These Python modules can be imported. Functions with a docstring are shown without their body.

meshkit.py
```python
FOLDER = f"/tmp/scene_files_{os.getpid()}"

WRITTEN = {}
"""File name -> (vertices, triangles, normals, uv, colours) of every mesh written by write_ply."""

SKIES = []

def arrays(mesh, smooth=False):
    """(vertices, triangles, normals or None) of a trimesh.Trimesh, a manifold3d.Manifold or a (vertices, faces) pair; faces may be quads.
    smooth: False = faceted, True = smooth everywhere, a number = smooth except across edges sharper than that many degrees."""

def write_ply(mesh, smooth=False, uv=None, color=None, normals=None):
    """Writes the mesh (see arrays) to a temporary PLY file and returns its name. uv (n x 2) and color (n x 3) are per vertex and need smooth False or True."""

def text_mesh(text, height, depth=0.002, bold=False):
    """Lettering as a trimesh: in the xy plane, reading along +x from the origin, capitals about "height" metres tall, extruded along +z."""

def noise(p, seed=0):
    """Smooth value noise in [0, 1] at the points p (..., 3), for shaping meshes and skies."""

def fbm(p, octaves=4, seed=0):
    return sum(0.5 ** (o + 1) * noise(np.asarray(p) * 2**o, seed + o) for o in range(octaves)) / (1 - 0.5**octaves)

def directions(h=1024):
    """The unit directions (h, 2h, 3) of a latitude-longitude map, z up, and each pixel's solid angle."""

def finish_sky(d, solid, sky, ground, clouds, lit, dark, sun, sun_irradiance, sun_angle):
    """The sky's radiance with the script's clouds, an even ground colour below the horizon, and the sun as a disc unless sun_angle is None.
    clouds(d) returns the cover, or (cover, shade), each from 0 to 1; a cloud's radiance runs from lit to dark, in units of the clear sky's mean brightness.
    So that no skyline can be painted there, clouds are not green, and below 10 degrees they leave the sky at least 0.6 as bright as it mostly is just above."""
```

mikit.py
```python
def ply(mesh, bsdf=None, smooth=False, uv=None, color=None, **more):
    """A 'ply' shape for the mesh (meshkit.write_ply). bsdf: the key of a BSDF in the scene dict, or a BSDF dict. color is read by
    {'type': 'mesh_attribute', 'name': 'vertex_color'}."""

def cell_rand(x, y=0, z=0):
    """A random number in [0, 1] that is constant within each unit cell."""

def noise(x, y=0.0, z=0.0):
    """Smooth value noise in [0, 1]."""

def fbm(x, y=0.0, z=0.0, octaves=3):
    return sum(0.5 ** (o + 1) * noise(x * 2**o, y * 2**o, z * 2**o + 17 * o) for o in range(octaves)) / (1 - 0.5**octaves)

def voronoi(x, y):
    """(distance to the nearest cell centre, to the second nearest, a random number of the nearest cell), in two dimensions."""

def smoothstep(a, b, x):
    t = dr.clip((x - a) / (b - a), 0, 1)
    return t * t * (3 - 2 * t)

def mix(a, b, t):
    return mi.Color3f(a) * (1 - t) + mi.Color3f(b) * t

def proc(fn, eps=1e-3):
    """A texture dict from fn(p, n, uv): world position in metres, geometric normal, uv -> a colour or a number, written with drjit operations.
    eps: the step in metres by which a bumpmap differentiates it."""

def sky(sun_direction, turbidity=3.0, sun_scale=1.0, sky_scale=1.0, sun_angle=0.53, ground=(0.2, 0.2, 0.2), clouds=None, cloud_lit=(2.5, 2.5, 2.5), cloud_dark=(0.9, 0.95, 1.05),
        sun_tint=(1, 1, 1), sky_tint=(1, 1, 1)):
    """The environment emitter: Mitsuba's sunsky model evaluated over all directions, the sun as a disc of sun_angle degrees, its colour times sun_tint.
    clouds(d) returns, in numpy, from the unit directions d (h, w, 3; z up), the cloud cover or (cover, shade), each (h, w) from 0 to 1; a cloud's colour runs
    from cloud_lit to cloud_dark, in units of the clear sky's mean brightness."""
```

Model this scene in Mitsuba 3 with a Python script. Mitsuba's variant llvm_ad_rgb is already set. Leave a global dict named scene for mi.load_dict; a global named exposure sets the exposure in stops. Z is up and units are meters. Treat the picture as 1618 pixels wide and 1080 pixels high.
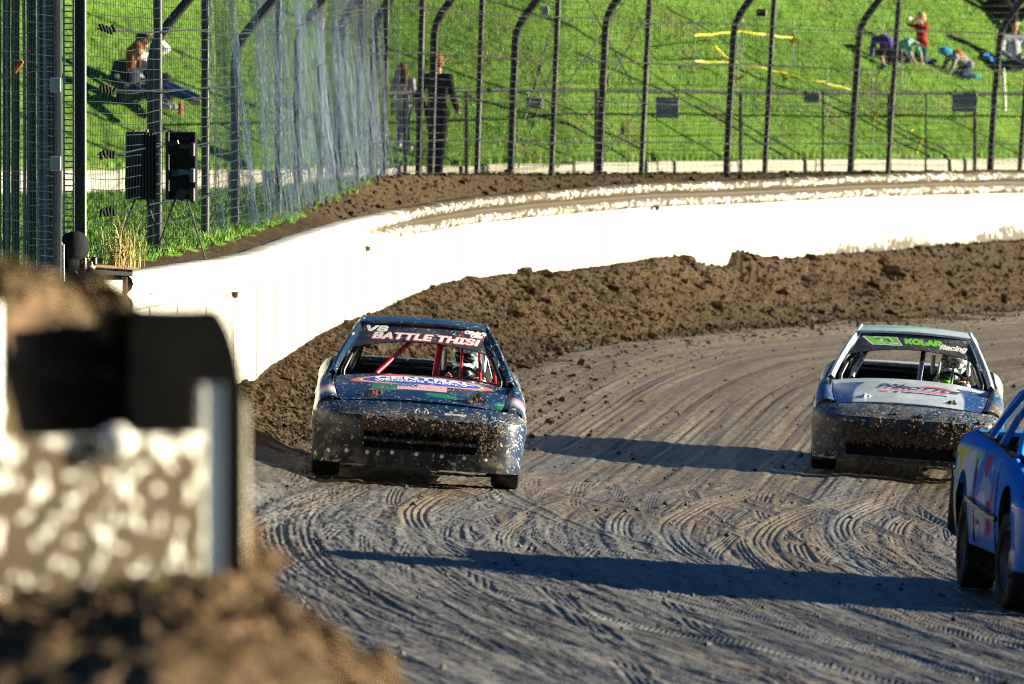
import math, numpy as np, trimesh, drjit as dr, mitsuba as mi, mikit, meshkit
import manifold3d as m3
from scipy.interpolate import PchipInterpolator, CubicSpline
from scipy.spatial import cKDTree

T = mi.ScalarTransform4f
scene, labels = {'type': 'scene'}, {}
rng = np.random.default_rng(7)

# ---------------------------------------------------------------- camera, light, exposure
FOC, PITCH, CAMZ = 13200.0, math.atan(250 / 13200.0), 2.5          # focal length in photograph pixels (1618 wide)
scene['camera'] = {
    'type': 'thinlens', 'fov': 2 * math.degrees(math.atan(809 / FOC)), 'fov_axis': 'x',
    'aperture_radius': 0.027, 'focus_distance': 70.5, 'near_clip': 0.5, 'far_clip': 2000.0,
    'to_world': T().look_at(origin=[0, 0, CAMZ], target=[0, math.cos(PITCH), CAMZ - math.sin(PITCH)], up=[0, 0, 1])}
SUN_EL, SUN_AZ = math.radians(13.0), math.radians(7.0)
SUN = [math.cos(SUN_EL) * math.cos(SUN_AZ), math.cos(SUN_EL) * math.sin(SUN_AZ), math.sin(SUN_EL)]
scene['sky'] = mikit.sky(SUN, turbidity=3, sun_scale=2.9, sky_scale=0.27, sky_tint=(0.22, 0.86, 1.85), sun_tint=(0.76, 1.06, 1.78))
exposure = 2.7


def W(px, py, d):
    """World point seen at photograph pixel (px, py) at distance d along y: used once to survey the place from the photograph."""
    a, b = (px - 809) / FOC, (540 - py) / FOC
    y, z = math.cos(PITCH) + b * math.sin(PITCH), -math.sin(PITCH) + b * math.cos(PITCH)
    return np.array([a / y * d, d, CAMZ + z / y * d])


# ---------------------------------------------------------------- helpers
def label(key, text, cat=None, group=None, kind=None):
    d = labels.setdefault(key, {})
    if text: d['label'] = text
    if cat: d['category'] = cat
    if group: d['group'] = group
    if kind: d['kind'] = kind


def fresh(key):
    if key not in scene and not any(k.startswith(key + '__') for k in scene):
        return key
    i = 1
    while True:
        k = f'{key}_{i:03d}'
        if k not in scene and not any(q.startswith(k + '__') for q in scene):
            return k
        i += 1


def put(key, mesh, bsdf, smooth=False, uv=None, parent=None, M=None, color=None):
    """One entry of the scene; returns its key. mesh is (v, f) or a trimesh or a manifold."""
    if parent: key = parent + '__' + key
    key = fresh(key)
    v, f = vf(mesh)
    if M is not None: v = v @ M[:3, :3].T + M[:3, 3]
    scene[key] = mikit.ply((v, f), bsdf, smooth=smooth, uv=uv, color=color)
    return key


def vf(mesh):
    if hasattr(mesh, 'to_mesh'):
        m = mesh.to_mesh()
        return np.array(m.vert_properties[:, :3], float), np.array(m.tri_verts, int)
    if hasattr(mesh, 'vertices'):
        return np.array(mesh.vertices, float), np.array(mesh.faces, int)
    v, f = np.asarray(mesh[0], float), np.asarray(mesh[1], int)
    if f.shape[1] == 4:
        f = np.vstack([f[:, [0, 1, 2]], f[:, [0, 2, 3]]])
    return v, f


def merge(*ms):
    vs, fs, n = [], [], 0
    for m in ms:
        v, f = vf(m)
        vs.append(v); fs.append(f + n); n += len(v)
    return np.vstack(vs), np.vstack(fs)


def grid(P, keep=None):
    """Quads over an (n, m, 3) array of points."""
    n, m = P.shape[:2]
    i, j = np.meshgrid(np.arange(n - 1), np.arange(m - 1), indexing='ij')
    q = np.stack([i * m + j, (i + 1) * m + j, (i + 1) * m + j + 1, i * m + j + 1], -1)
    q = q.reshape(-1, 4) if keep is None else q[keep]
    return vf((P.reshape(-1, 3), q))


def tube(points, r, sides=6, caps=True):
    p = np.asarray(points, float)
    t = np.gradient(p, axis=0)
    t /= np.linalg.norm(t, axis=1, keepdims=True) + 1e-12
    ref = np.array([0, 0, 1.0]) if abs(t[:, 2]).mean() < 0.85 else np.array([1.0, 0, 0])
    a = np.cross(t, ref); a /= np.linalg.norm(a, axis=1, keepdims=True) + 1e-12
    b, ang = np.cross(t, a), np.arange(sides) * 2 * np.pi / sides
    r = np.broadcast_to(r, (len(p),))
    v = p[:, None] + r[:, None, None] * (np.cos(ang)[None, :, None] * a[:, None] + np.sin(ang)[None, :, None] * b[:, None])
    i, j = np.meshgrid(np.arange(len(p) - 1), np.arange(sides), indexing='ij')
    q = np.stack([i * sides + j, i * sides + (j + 1) % sides, (i + 1) * sides + (j + 1) % sides, (i + 1) * sides + j], -1).reshape(-1, 4)
    f = np.vstack([q[:, [0, 1, 2]], q[:, [0, 2, 3]]])
    if caps and sides > 2:
        k = np.arange(1, sides - 1)
        f = np.vstack([f, np.stack([k * 0, k, k + 1], 1), np.stack([k * 0, k + 1, k], 1) + (len(p) - 1) * sides])
    return v.reshape(-1, 3), f


def box(c, s, r=0.0, rot=None):
    """A box of centre c and size s, its edges chamfered by r."""
    c, s = np.asarray(c, float), np.asarray(s, float)
    if r > 0:
        pts = []
        for sx in (-1, 1):
            for sy in (-1, 1):
                for sz in (-1, 1):
                    h = np.array([sx, sy, sz]) * s / 2
                    for k in range(3):
                        q = h - np.array([sx, sy, sz]) * r; q[k] = h[k]
                        pts.append(q)
        v, f = vf(m3.Manifold.hull_points(np.array(pts)))
    else:
        v, f = vf(trimesh.creation.box(extents=s))
    if rot is not None: v = v @ np.asarray(rot)[:3, :3].T
    return v + c, f


def Rz(a):
    c, s = math.cos(a), math.sin(a)
    return np.array([[c, -s, 0, 0], [s, c, 0, 0], [0, 0, 1, 0], [0, 0, 0, 1.0]])


def Ry(a):
    c, s = math.cos(a), math.sin(a)
    return np.array([[c, 0, s, 0], [0, 1, 0, 0], [-s, 0, c, 0], [0, 0, 0, 1.0]])


def Rx(a):
    c, s = math.cos(a), math.sin(a)
    return np.array([[1, 0, 0, 0], [0, c, -s, 0], [0, s, c, 0], [0, 0, 0, 1.0]])


def Tr(x, y, z):
    M = np.eye(4); M[:3, 3] = (x, y, z)
    return M


def lathe(prof, n=24):
    """Profile (r, h) turned about the x axis."""
    prof = np.asarray(prof, float)
    a = np.arange(n + 1) * 2 * np.pi / n
    P = np.stack([np.broadcast_to(prof[:, 1][:, None], (len(prof), n + 1)), prof[:, 0][:, None] * np.cos(a), prof[:, 0][:, None] * np.sin(a)], -1)
    return grid(P)


def lump(c, r, seed, sub=1, amp=0.45):
    """A small irregular clod."""
    m = trimesh.creation.icosphere(subdivisions=sub)
    v = np.array(m.vertices)
    v = v * (1 - amp / 2 + amp * meshkit.noise(v * 1.7 + seed * 3.1)[:, None]) * r
    return v + c, np.array(m.faces)


ICO = (np.array(trimesh.creation.icosahedron().vertices), np.array(trimesh.creation.icosahedron().faces))
OCT = (np.array([[1, 0, 0], [-1, 0, 0], [0, 1, 0], [0, -1, 0], [0, 0, 1], [0, 0, -1.0]]), np.array([[0, 2, 4], [2, 1, 4], [1, 3, 4], [3, 0, 4], [2, 0, 5], [1, 2, 5], [3, 1, 5], [0, 3, 5]]))


def scatter(c, r, rg, base=ICO, flat=0.7):
    """Many clods as one mesh: centres c (n, 3), radii r (n)."""
    n, (bv, bf) = len(c), base
    s = r[:, None, None] * (1 + rg.uniform(-0.4, 0.4, (n, len(bv), 1))) * bv[None] * np.array([1, 1, flat])
    th = rg.uniform(0, 6.28, n); cs, sn = np.cos(th), np.sin(th)
    x = s[..., 0] * cs[:, None] - s[..., 1] * sn[:, None]
    y = s[..., 0] * sn[:, None] + s[..., 1] * cs[:, None]
    v = np.stack([x, y, s[..., 2]], -1) + c[:, None]
    f = bf[None] + (np.arange(n) * len(bv))[:, None, None]
    return v.reshape(-1, 3), f.reshape(-1, 3)


# ---------------------------------------------------------------- materials
N, F, V, SS, mix = mikit.noise, mikit.fbm, mikit.voronoi, mikit.smoothstep, mikit.mix


def mat(key, **kw):
    bump = kw.pop('bump', None)
    b = {'type': 'principled', **kw}
    if isinstance(b.get('base_color'), (tuple, list)): b['base_color'] = {'type': 'rgb', 'value': list(b['base_color'])}
    if bump is not None: b = {'type': 'bumpmap', 'texture': bump[0], 'scale': bump[1], 'bsdf': b}
    scene[key] = {'type': 'twosided', 'bsdf': b}
    return key


def cloth(rgb):
    key = 'cloth_mat_' + '_'.join(str(int(c * 1000)) for c in rgb)
    if key not in scene: mat(key, base_color=rgb, roughness=0.85, specular=0.2)
    return key


def c_track(p, n, uv):
    """Clay: polished grey where tyres run, tan where it is loose, darker towards the bank; uv = (metres from the wall, metres along it)."""
    w, s = uv.x, uv.y
    q = p.x - 0.0062 * dr.square(p.y - 62.0)
    far = SS(70.0, 82.0, p.y)
    streak = F(q * 8.0, p.y * 0.22, 1.0) * (1 - far) + F(w * 5.0, s * 0.09, 2.0) * far
    big = 0.6 * F(p.x * 0.5, p.y * 0.06, 3.0) + 0.4 * F(q * 2.5, p.y * 0.15, 7.0)
    grey = mix((0.074, 0.070, 0.068), (0.215, 0.204, 0.194), streak)
    tan = mix((0.078, 0.057, 0.036), (0.225, 0.168, 0.110), streak)
    c = mix(tan, grey, SS(0.44, 0.62, big) * (1 - 0.75 * SS(74.0, 90.0, p.y)))
    speck = SS(0.56, 0.68, F(p.x * 26.0, p.y * 7.0, 2.0)) * (0.55 + 0.45 * SS(64.0, 50.0, p.y))
    tear = SS(0.50, 0.62, F(q * 4.0 + p.y * 0.25, p.y * 0.5, 12.0)) * SS(56.0, 48.0, p.y)
    c = mix(c, (0.040, 0.036, 0.033), dr.maximum(speck * 0.75, tear * 0.7))
    bank = SS(2.9, 1.3, w + 1.2 * (F(p.x * 1.5, p.y * 0.6, 5.0) - 0.5)) * SS(62.0, 72.0, p.y)
    return mix(c, (0.060, 0.041, 0.024), bank * 0.9) * (0.52 + 0.62 * F(p.x * 45.0, p.y * 18.0, 4.0))


def r_track(p, n, uv):
    return 0.28 + 0.28 * F(p.x * 0.5, p.y * 0.06, 3.0) + 0.12 * F(p.x * 30.0, p.y * 12.0, 2.0)


mat('track_mat', base_color=mikit.proc(c_track), roughness=mikit.proc(r_track), specular=0.5,
    bump=(mikit.proc(lambda p, n, uv: F((p.x - 0.0062 * dr.square(p.y - 62.0)) * 24.0, p.y * 3.0, 0.0, 4), 0.004), 0.011))


def c_berm(p, n, uv):
    a = 0.5 * F(p.x * 2.0, p.y * 1.2, p.z * 3.0) + 0.5 * SS(0.3, 0.7, F(p.x * 0.5, p.y * 0.25, p.z * 1.5))
    b = F(p.x * 28.0, p.y * 20.0, p.z * 28.0)
    return mix((0.024, 0.016, 0.009), (0.080, 0.052, 0.029), 0.5 * a + 0.5 * b) * (0.6 + 0.8 * b)


mat('berm_mat', base_color=mikit.proc(c_berm), roughness=0.92, specular=0.15,
    bump=(mikit.proc(lambda p, n, uv: F(p.x * 24.0, p.y * 18.0, p.z * 24.0, 3), 0.004), 0.035))


def c_soil(p, n, uv):
    a = F(p.x * 9.0, p.y * 9.0, p.z * 9.0)
    b = F(p.x * 60.0, p.y * 60.0, p.z * 60.0)
    c = mix((0.042, 0.028, 0.015), (0.140, 0.094, 0.052), a)
    red = SS(0.62, 0.72, N(p.x * 11.0, p.y * 9.0, p.z * 12.0))
    return mix(c, (0.21, 0.125, 0.078), red * 0.6) * (0.6 + 0.8 * b)


mat('soil_mat', base_color=mikit.proc(c_soil), roughness=0.95, specular=0.1,
    bump=(mikit.proc(lambda p, n, uv: F(p.x * 50.0, p.y * 50.0, p.z * 50.0, 3), 0.002), 0.02))


def c_grass(p, n, uv):
    a = F(p.x * 0.7, p.y * 0.5, 4.0)
    b = F(p.x * 9.0, p.y * 9.0, 5.0)
    c = mix((0.068, 0.165, 0.013), (0.125, 0.225, 0.022), 0.5 * a + 0.5 * b)
    dry = SS(0.60, 0.75, F(p.x * 2.2, p.y * 2.2, 9.0))
    return mix(c, (0.13, 0.13, 0.035), dry * 0.45)


mat('grass_mat', base_color=mikit.proc(c_grass), roughness=0.8, specular=0.2,
    bump=(mikit.proc(lambda p, n, uv: F(p.x * 7.0, p.y * 7.0, 1.0, 3), 0.01), 0.05))
for nm, c in (('blade_mat_a', (0.108, 0.265, 0.014)), ('blade_mat_b', (0.185, 0.325, 0.026)), ('blade_mat_c', (0.060, 0.165, 0.012)), ('straw_mat', (0.42, 0.33, 0.12))):
    mat(nm, base_color=c, roughness=0.6, specular=0.3)


def c_wall(p, n, uv):
    """White painted boards; uv = (metres along the wall, metres above the dirt). Splashed mud is thicker along the far stretch and near the ground."""
    s, h = uv.x, uv.y
    grain = F(s * 2.0, h * 2.0, 1.0)
    c = mix((0.47, 0.44, 0.375), (0.57, 0.545, 0.48), grain)
    d1, d2, w = V(s * 9.0, h * 14.0)
    far = SS(S_OF(79.0), S_OF(81.0), s)
    low = (1 - SS(0.02, 0.10 + 0.22 * far * N(s * 1.3, 0.0, 2.0), h)) * far
    spl = SS(0.53, 0.60, F(s * 22.0, h * 26.0, 7.0) * 0.85 + low * 0.42) * SS(0.02, 0.3, low)
    few = SS(0.90, 0.95, w) * (1 - SS(0.10, 0.2, d1))
    run = SS(0.55, 0.70, N(s * 5.0, h * 0.5, 3.0)) * SS(0.45, 0.7, N(s * 30.0, h * 1.5, 5.0)) * 0.8 + 0.5 * SS(0.55, 0.8, F(s * 0.8, h * 3.0, 11.0))
    c = mix(c, (0.30, 0.235, 0.145), dr.minimum(run, 1.0) * 0.75)
    return mix(c, (0.055, 0.038, 0.023), dr.clip(spl + few * 0.8, 0, 1))


mat('wall_mat', base_color=mikit.proc(c_wall), roughness=0.55, specular=0.35)


def c_cap(p, n, uv):
    """The rolled guard on top; uv = (metres along, metres below the top edge)."""
    s, h = uv.x, uv.y
    c = mix((0.50, 0.47, 0.41), (0.64, 0.62, 0.57), F(s * 2.0, h * 9.0, 1.0))
    far = SS(S_OF(63.0), S_OF(69.5), s)
    sp = F(s * 19.0, h * 32.0, 3.0)
    band = dr.exp(-dr.square((h - 0.17) / 0.05)) * 0.60 + dr.exp(-dr.square((h - 0.0) / 0.05)) * 0.28 + 0.36 + 0.12 * SS(0.28, 0.34, h)
    m = SS(0.50, 0.60, sp + (band - 0.30) * far * (0.7 + 0.6 * N(s * 0.8)) - (1 - far) * 0.16)
    rust = SS(0.60, 0.72, F(s * 1.2, h * 14.0, 8.0)) * 0.45
    return mix(mix(c, (0.42, 0.30, 0.16), rust), (0.060, 0.042, 0.026), m)


mat('cap_mat', base_color=mikit.proc(c_cap), roughness=0.6, specular=0.3)


def c_blockface(p, n, uv):
    """White concrete with thick brown spatter that leaves specks of paint bare."""
    ox, oy = (N(uv.x * 40.0, uv.y * 40.0, 1.0) - 0.5) * 0.5, (N(uv.x * 40.0, uv.y * 40.0, 7.0) - 0.5) * 0.7
    thick = 0.75 + 0.6 * N(uv.x * 6.0, uv.y * 5.0, 9.0) + 0.35 * SS(0.2, 0.0, uv.x)
    d1, d2, w = V(uv.x * 24.0 + ox, uv.y * 19.0 + oy)
    e1, e2, x = V(uv.x * 12.0 + 3.3 + ox, uv.y * 10.0 + oy)
    d1, e1 = d1 / thick, e1 / thick
    bare = dr.maximum((1 - SS(0.18, 0.23, d1)) * SS(0.28, 0.31, w), (1 - SS(0.17, 0.22, e1)) * SS(0.45, 0.48, x))
    top = SS(0.435, 0.448, uv.y + 0.02 * N(uv.x * 30.0))
    mud = mix((0.034, 0.022, 0.011), (0.080, 0.052, 0.027), F(uv.x * 30.0, uv.y * 30.0, 2.0))
    return mix(mud, (0.78, 0.74, 0.66), dr.clip(bare + top * SS(0.3, 0.6, N(uv.x * 22.0, 3.0)), 0, 1))


mat('block_mat', base_color=mikit.proc(c_blockface), roughness=0.75, specular=0.2)
mat('white_paint_mat', base_color=(0.72, 0.68, 0.60), roughness=0.6, specular=0.3)
mat('wall_end_mat', base_color=mikit.proc(lambda p, n, uv: mix((0.10, 0.08, 0.055), (0.26, 0.23, 0.18), F(p.x * 30.0, p.y * 30.0, p.z * 22.0))), roughness=0.7)
mat('dark_back_mat', base_color=mikit.proc(lambda p, n, uv: mix((0.030, 0.024, 0.018), (0.10, 0.075, 0.045), F(p.x * 12.0, p.y * 12.0, p.z * 12.0))), roughness=0.8, specular=0.2)
mat('galvanised_mat', base_color=mikit.proc(lambda p, n, uv: mix((0.42, 0.45, 0.48), (0.62, 0.64, 0.66), F(p.x * 20.0, p.y * 20.0, p.z * 6.0))), metallic=0.85, roughness=0.42)
mat('steel_web_mat', base_color=(0.07, 0.11, 0.18), metallic=0.2, roughness=0.4)
mat('screen_mat', base_color=(0.05, 0.07, 0.10), roughness=0.6)
mat('concrete_mat', base_color=mikit.proc(lambda p, n, uv: mix((0.38, 0.34, 0.28), (0.56, 0.52, 0.45), F(p.x * 2.5, p.y * 2.5, p.z * 6.0)) * (0.85 + 0.3 * F(p.x * 20.0, p.y * 20.0, p.z * 30.0))), roughness=0.85, specular=0.2)


def c_post(p, n, uv):
    m = SS(0.52, 0.66, F(p.x * 18.0, p.y * 18.0, p.z * 9.0))
    return mix((0.018, 0.021, 0.028), (0.13, 0.095, 0.065), m * 0.5 * SS(88.0, 100.0, p.y))


mat('post_mat', base_color=mikit.proc(c_post), roughness=0.35, specular=0.5)
mat('black_mat', base_color=(0.012, 0.013, 0.016), roughness=0.4, specular=0.5)
mat('black_rough_mat', base_color=(0.012, 0.012, 0.013), roughness=0.8, specular=0.2)
mat('wire_mat', base_color=mikit.proc(lambda p, n, uv: mix((0.05, 0.06, 0.075), (0.17, 0.12, 0.08), SS(0.50, 0.62, F(p.x * 6.0, p.y * 6.0, p.z * 6.0)) * SS(67.0, 91.0, p.y))), roughness=0.4, metallic=0.3, specular=0.5)
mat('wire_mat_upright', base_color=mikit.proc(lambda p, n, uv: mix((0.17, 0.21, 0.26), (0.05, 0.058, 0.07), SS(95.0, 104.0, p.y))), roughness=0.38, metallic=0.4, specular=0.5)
mat('net_mat', base_color=(0.52, 0.58, 0.66), roughness=0.35, metallic=0.3, specular=0.5)
mat('grey_mat', base_color=(0.32, 0.34, 0.37), roughness=0.5, specular=0.4)
mat('rust_mat', base_color=mikit.proc(lambda p, n, uv: mix((0.05, 0.03, 0.02), (0.16, 0.09, 0.05), F(p.x * 15.0, p.y * 15.0, p.z * 15.0))), roughness=0.85)
mat('yellow_mat', base_color=(0.75, 0.62, 0.03), roughness=0.45)
mat('orange_mat', base_color=(0.70, 0.15, 0.03), roughness=0.45)
mat('skin_mat', base_color=(0.52, 0.31, 0.22), roughness=0.6, specular=0.3)
mat('tyre_mat', base_color=mikit.proc(lambda p, n, uv: mix((0.014, 0.014, 0.014), (0.075, 0.06, 0.045), SS(0.5, 0.75, F(p.x * 12.0, p.y * 12.0, p.z * 12.0)))), roughness=0.8, specular=0.3)
mat('rim_mat', base_color=(0.09, 0.09, 0.095), roughness=0.45, metallic=0.6)
mat('interior_mat', base_color=(0.012, 0.013, 0.015), roughness=0.7, specular=0.2)
# ---------------------------------------------------------------- the outer wall's line, surveyed
K = 1.468                                                          # all survey distances below are times K
_wp = np.array([(130, 43), (155, 45), (250, 49.2), (400, 55), (500, 61), (600, 66), (700, 69.3), (800, 71.8), (900, 73.9), (1000, 75.6), (1100, 77.2), (1200, 78.7), (1400, 81.6), (1618, 84.6), (1850, 87.4), (2100, 90.0)], float) * np.array([1, K])
_xy = np.array([((a - 809) / FOC * d, d) for a, d in _wp])
_sp = CubicSpline(_xy[:, 1], _xy[:, 0])
_dd = np.linspace(43 * K, 90 * K, 1800)
_px_of_d = PchipInterpolator(_wp[:, 1], _wp[:, 0])
_top = np.array([(130, 446), (155, 441), (200, 431), (298, 416), (350, 409), (400, 400), (472, 373), (553, 350), (635, 330), (750, 311), (800, 306), (913, 297), (1035, 287), (1150, 285), (1354, 275), (1618, 269), (2100, 262)], float)
_bot = np.array([(130, 640), (400, 602), (430, 575), (470, 548), (500, 530), (560, 503), (600, 490), (640, 470), (700, 446), (800, 432), (860, 432), (950, 419), (1035, 407), (1060, 405), (1096, 415), (1133, 423), (1151, 417), (1158, 396), (1200, 405), (1231, 408), (1301, 402), (1394, 396), (1496, 386), (1618, 378), (2100, 366)], float)
line_x, line_y = np.r_[np.linspace(-3.55, float(_sp(43 * K)), 60)[:-1], _sp(_dd)], np.r_[np.linspace(-20, 43 * K, 60)[:-1], _dd]
_pp = _px_of_d(_dd)
_tz = np.array([W(a, np.interp(a, _top[:, 0], _top[:, 1]), d)[2] for a, d in zip(_pp, _dd)])
_bz = np.array([W(a, np.interp(a, _bot[:, 0], _bot[:, 1]), d)[2] for a, d in zip(_pp, _dd)])
from scipy.ndimage import gaussian_filter1d
_tz = gaussian_filter1d(_tz, 12)
line_top = np.r_[np.full(59, _tz[0]), _tz]
line_base = np.r_[np.full(59, _bz[0]), _bz]
line_foot = np.interp(line_y / K, [0, 40, 45, 50, 55, 60, 65, 69, 74, 80, 85, 95], [0.18, 0.18, 0.16, 0.16, 0.25, 0.37, 0.55, 0.66, 0.70, 0.76, 0.83, 0.9])
line_back = np.interp(line_y / K, [0, 44, 47, 50, 52, 55, 58, 63, 66.5, 68, 70, 75, 85, 95], [1.6, 1.78, 1.79, 1.80, 1.82, 1.90, 1.96, 2.10, 2.38, 2.54, 2.60, 2.61, 2.66, 2.70])
_t = np.gradient(np.c_[line_x, line_y], axis=0); _t /= np.linalg.norm(_t, axis=1, keepdims=True)
line_n = np.c_[_t[:, 1], -_t[:, 0]]                                # towards the track
line_s = np.r_[0, np.cumsum(np.hypot(np.diff(line_x), np.diff(line_y)))]
S0 = line_s[59]
line_s -= S0                                                       # 0 where the wall begins
_tree = cKDTree(np.c_[line_x, line_y])

kerb_x = np.array([-40, -6.9, -2.7, -0.96, 0.82, 3.65, 8.1, 14, 40.0])
kerb_y = np.array([52, 74, 78.2, 79.6, 81, 84.5, 89.5, 96, 122.0]) * K
kerb_top = np.array([2.66, 2.67, 2.70, 2.755, 2.80, 2.85, 2.90, 2.95, 3.1])
kerb_low = np.array([2.30, 2.33, 2.50, 2.61, 2.64, 2.66, 2.72, 2.78, 2.9])


def follow(x, y):
    """(index of the nearest wall station, distance from the wall, + on the track side)."""
    d, i = _tree.query(np.c_[np.ravel(x), np.ravel(y)])
    w = ((np.ravel(x) - line_x[i]) * line_n[i, 0] + (np.ravel(y) - line_y[i]) * line_n[i, 1])
    w = np.where(w >= 0, d, -d)
    return i, w


def ground_z(x, y, rough=True):
    shp = np.shape(x)
    x, y = np.ravel(x).astype(float), np.ravel(y).astype(float)
    i, w = follow(x, y)
    P = np.stack([x, y, np.zeros_like(x)], -1)
    # track side
    wc = np.clip(w, 0, None)
    flat = line_foot[i] - 0.07 * np.minimum(wc, 9) - 0.03 * np.clip(wc - 9, 0, 12)
    bw = 1.05 + 0.5 * meshkit.noise(P * 0.6 + 5)
    g = np.clip(1 - (wc - 0.12) / bw, 0, 1); g = g * (0.55 + 0.45 * g)
    hb = np.clip(line_base[i] - line_foot[i], 0.05, None)
    zt = flat + hb * g
    if rough:
        loose = np.clip(1 - (wc - 0.5) / 2.2, 0, 1)
        zt += loose * 0.11 * (meshkit.fbm(P * 7.0, 4, 3) - 0.5) * np.clip(wc / 0.25, 0.25, 1)
        zt += 0.03 * (meshkit.fbm(P * np.array([0.9, 0.5, 1]), 3, 8) - 0.5) * np.clip(wc - 1, 0, 1)
    # outer side
    wo = np.clip(-w, 0, None)
    kl, kt, ky = np.interp(x, kerb_x, kerb_low), np.interp(x, kerb_x, kerb_top), np.interp(x, kerb_x, kerb_y)
    near = np.clip(wo / 0.6, 0, 1)
    field = np.interp(y / K, [44, 50, 58, 66, 77, 90], [1.78, 1.80, 1.90, 2.05, 2.28, 2.5])
    field = np.minimum(field, line_back[i]); q = np.clip((x + 2.4) / 1.6, 0, 1); field = field * (1 - q) + line_back[i] * q
    q = np.clip((wo - 1.0) / 1.6, 0, 1); back = line_back[i] * (1 - q) + field * q
    zb = (line_top[i] - 0.10) * (1 - near) + back * near
    dl = np.clip(ky - y, 0.01, None)
    t = np.clip((wo - 0.6) / (np.clip(wo - 0.6, 0, None) + dl), 0, 1)
    zo = zb * (1 - t) + kl * t
    up = y - ky
    hill = kt + 0.345 * np.clip(up, 0, 16) + 0.12 * np.clip(up - 16, 0, 26)
    if rough:
        zo += 0.06 * (meshkit.fbm(P * 2.5, 4, 11) - 0.5) * np.clip(wo / 0.3, 0, 1)
        hill += 0.22 * (meshkit.fbm(P * 0.8, 4, 21) - 0.45) * np.clip(up / 0.8, 0, 1)
    zo = np.where(up > 0.12, hill, zo)
    z = np.where(w >= -0.13, zt, zo)
    return z.reshape(shp)


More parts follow.
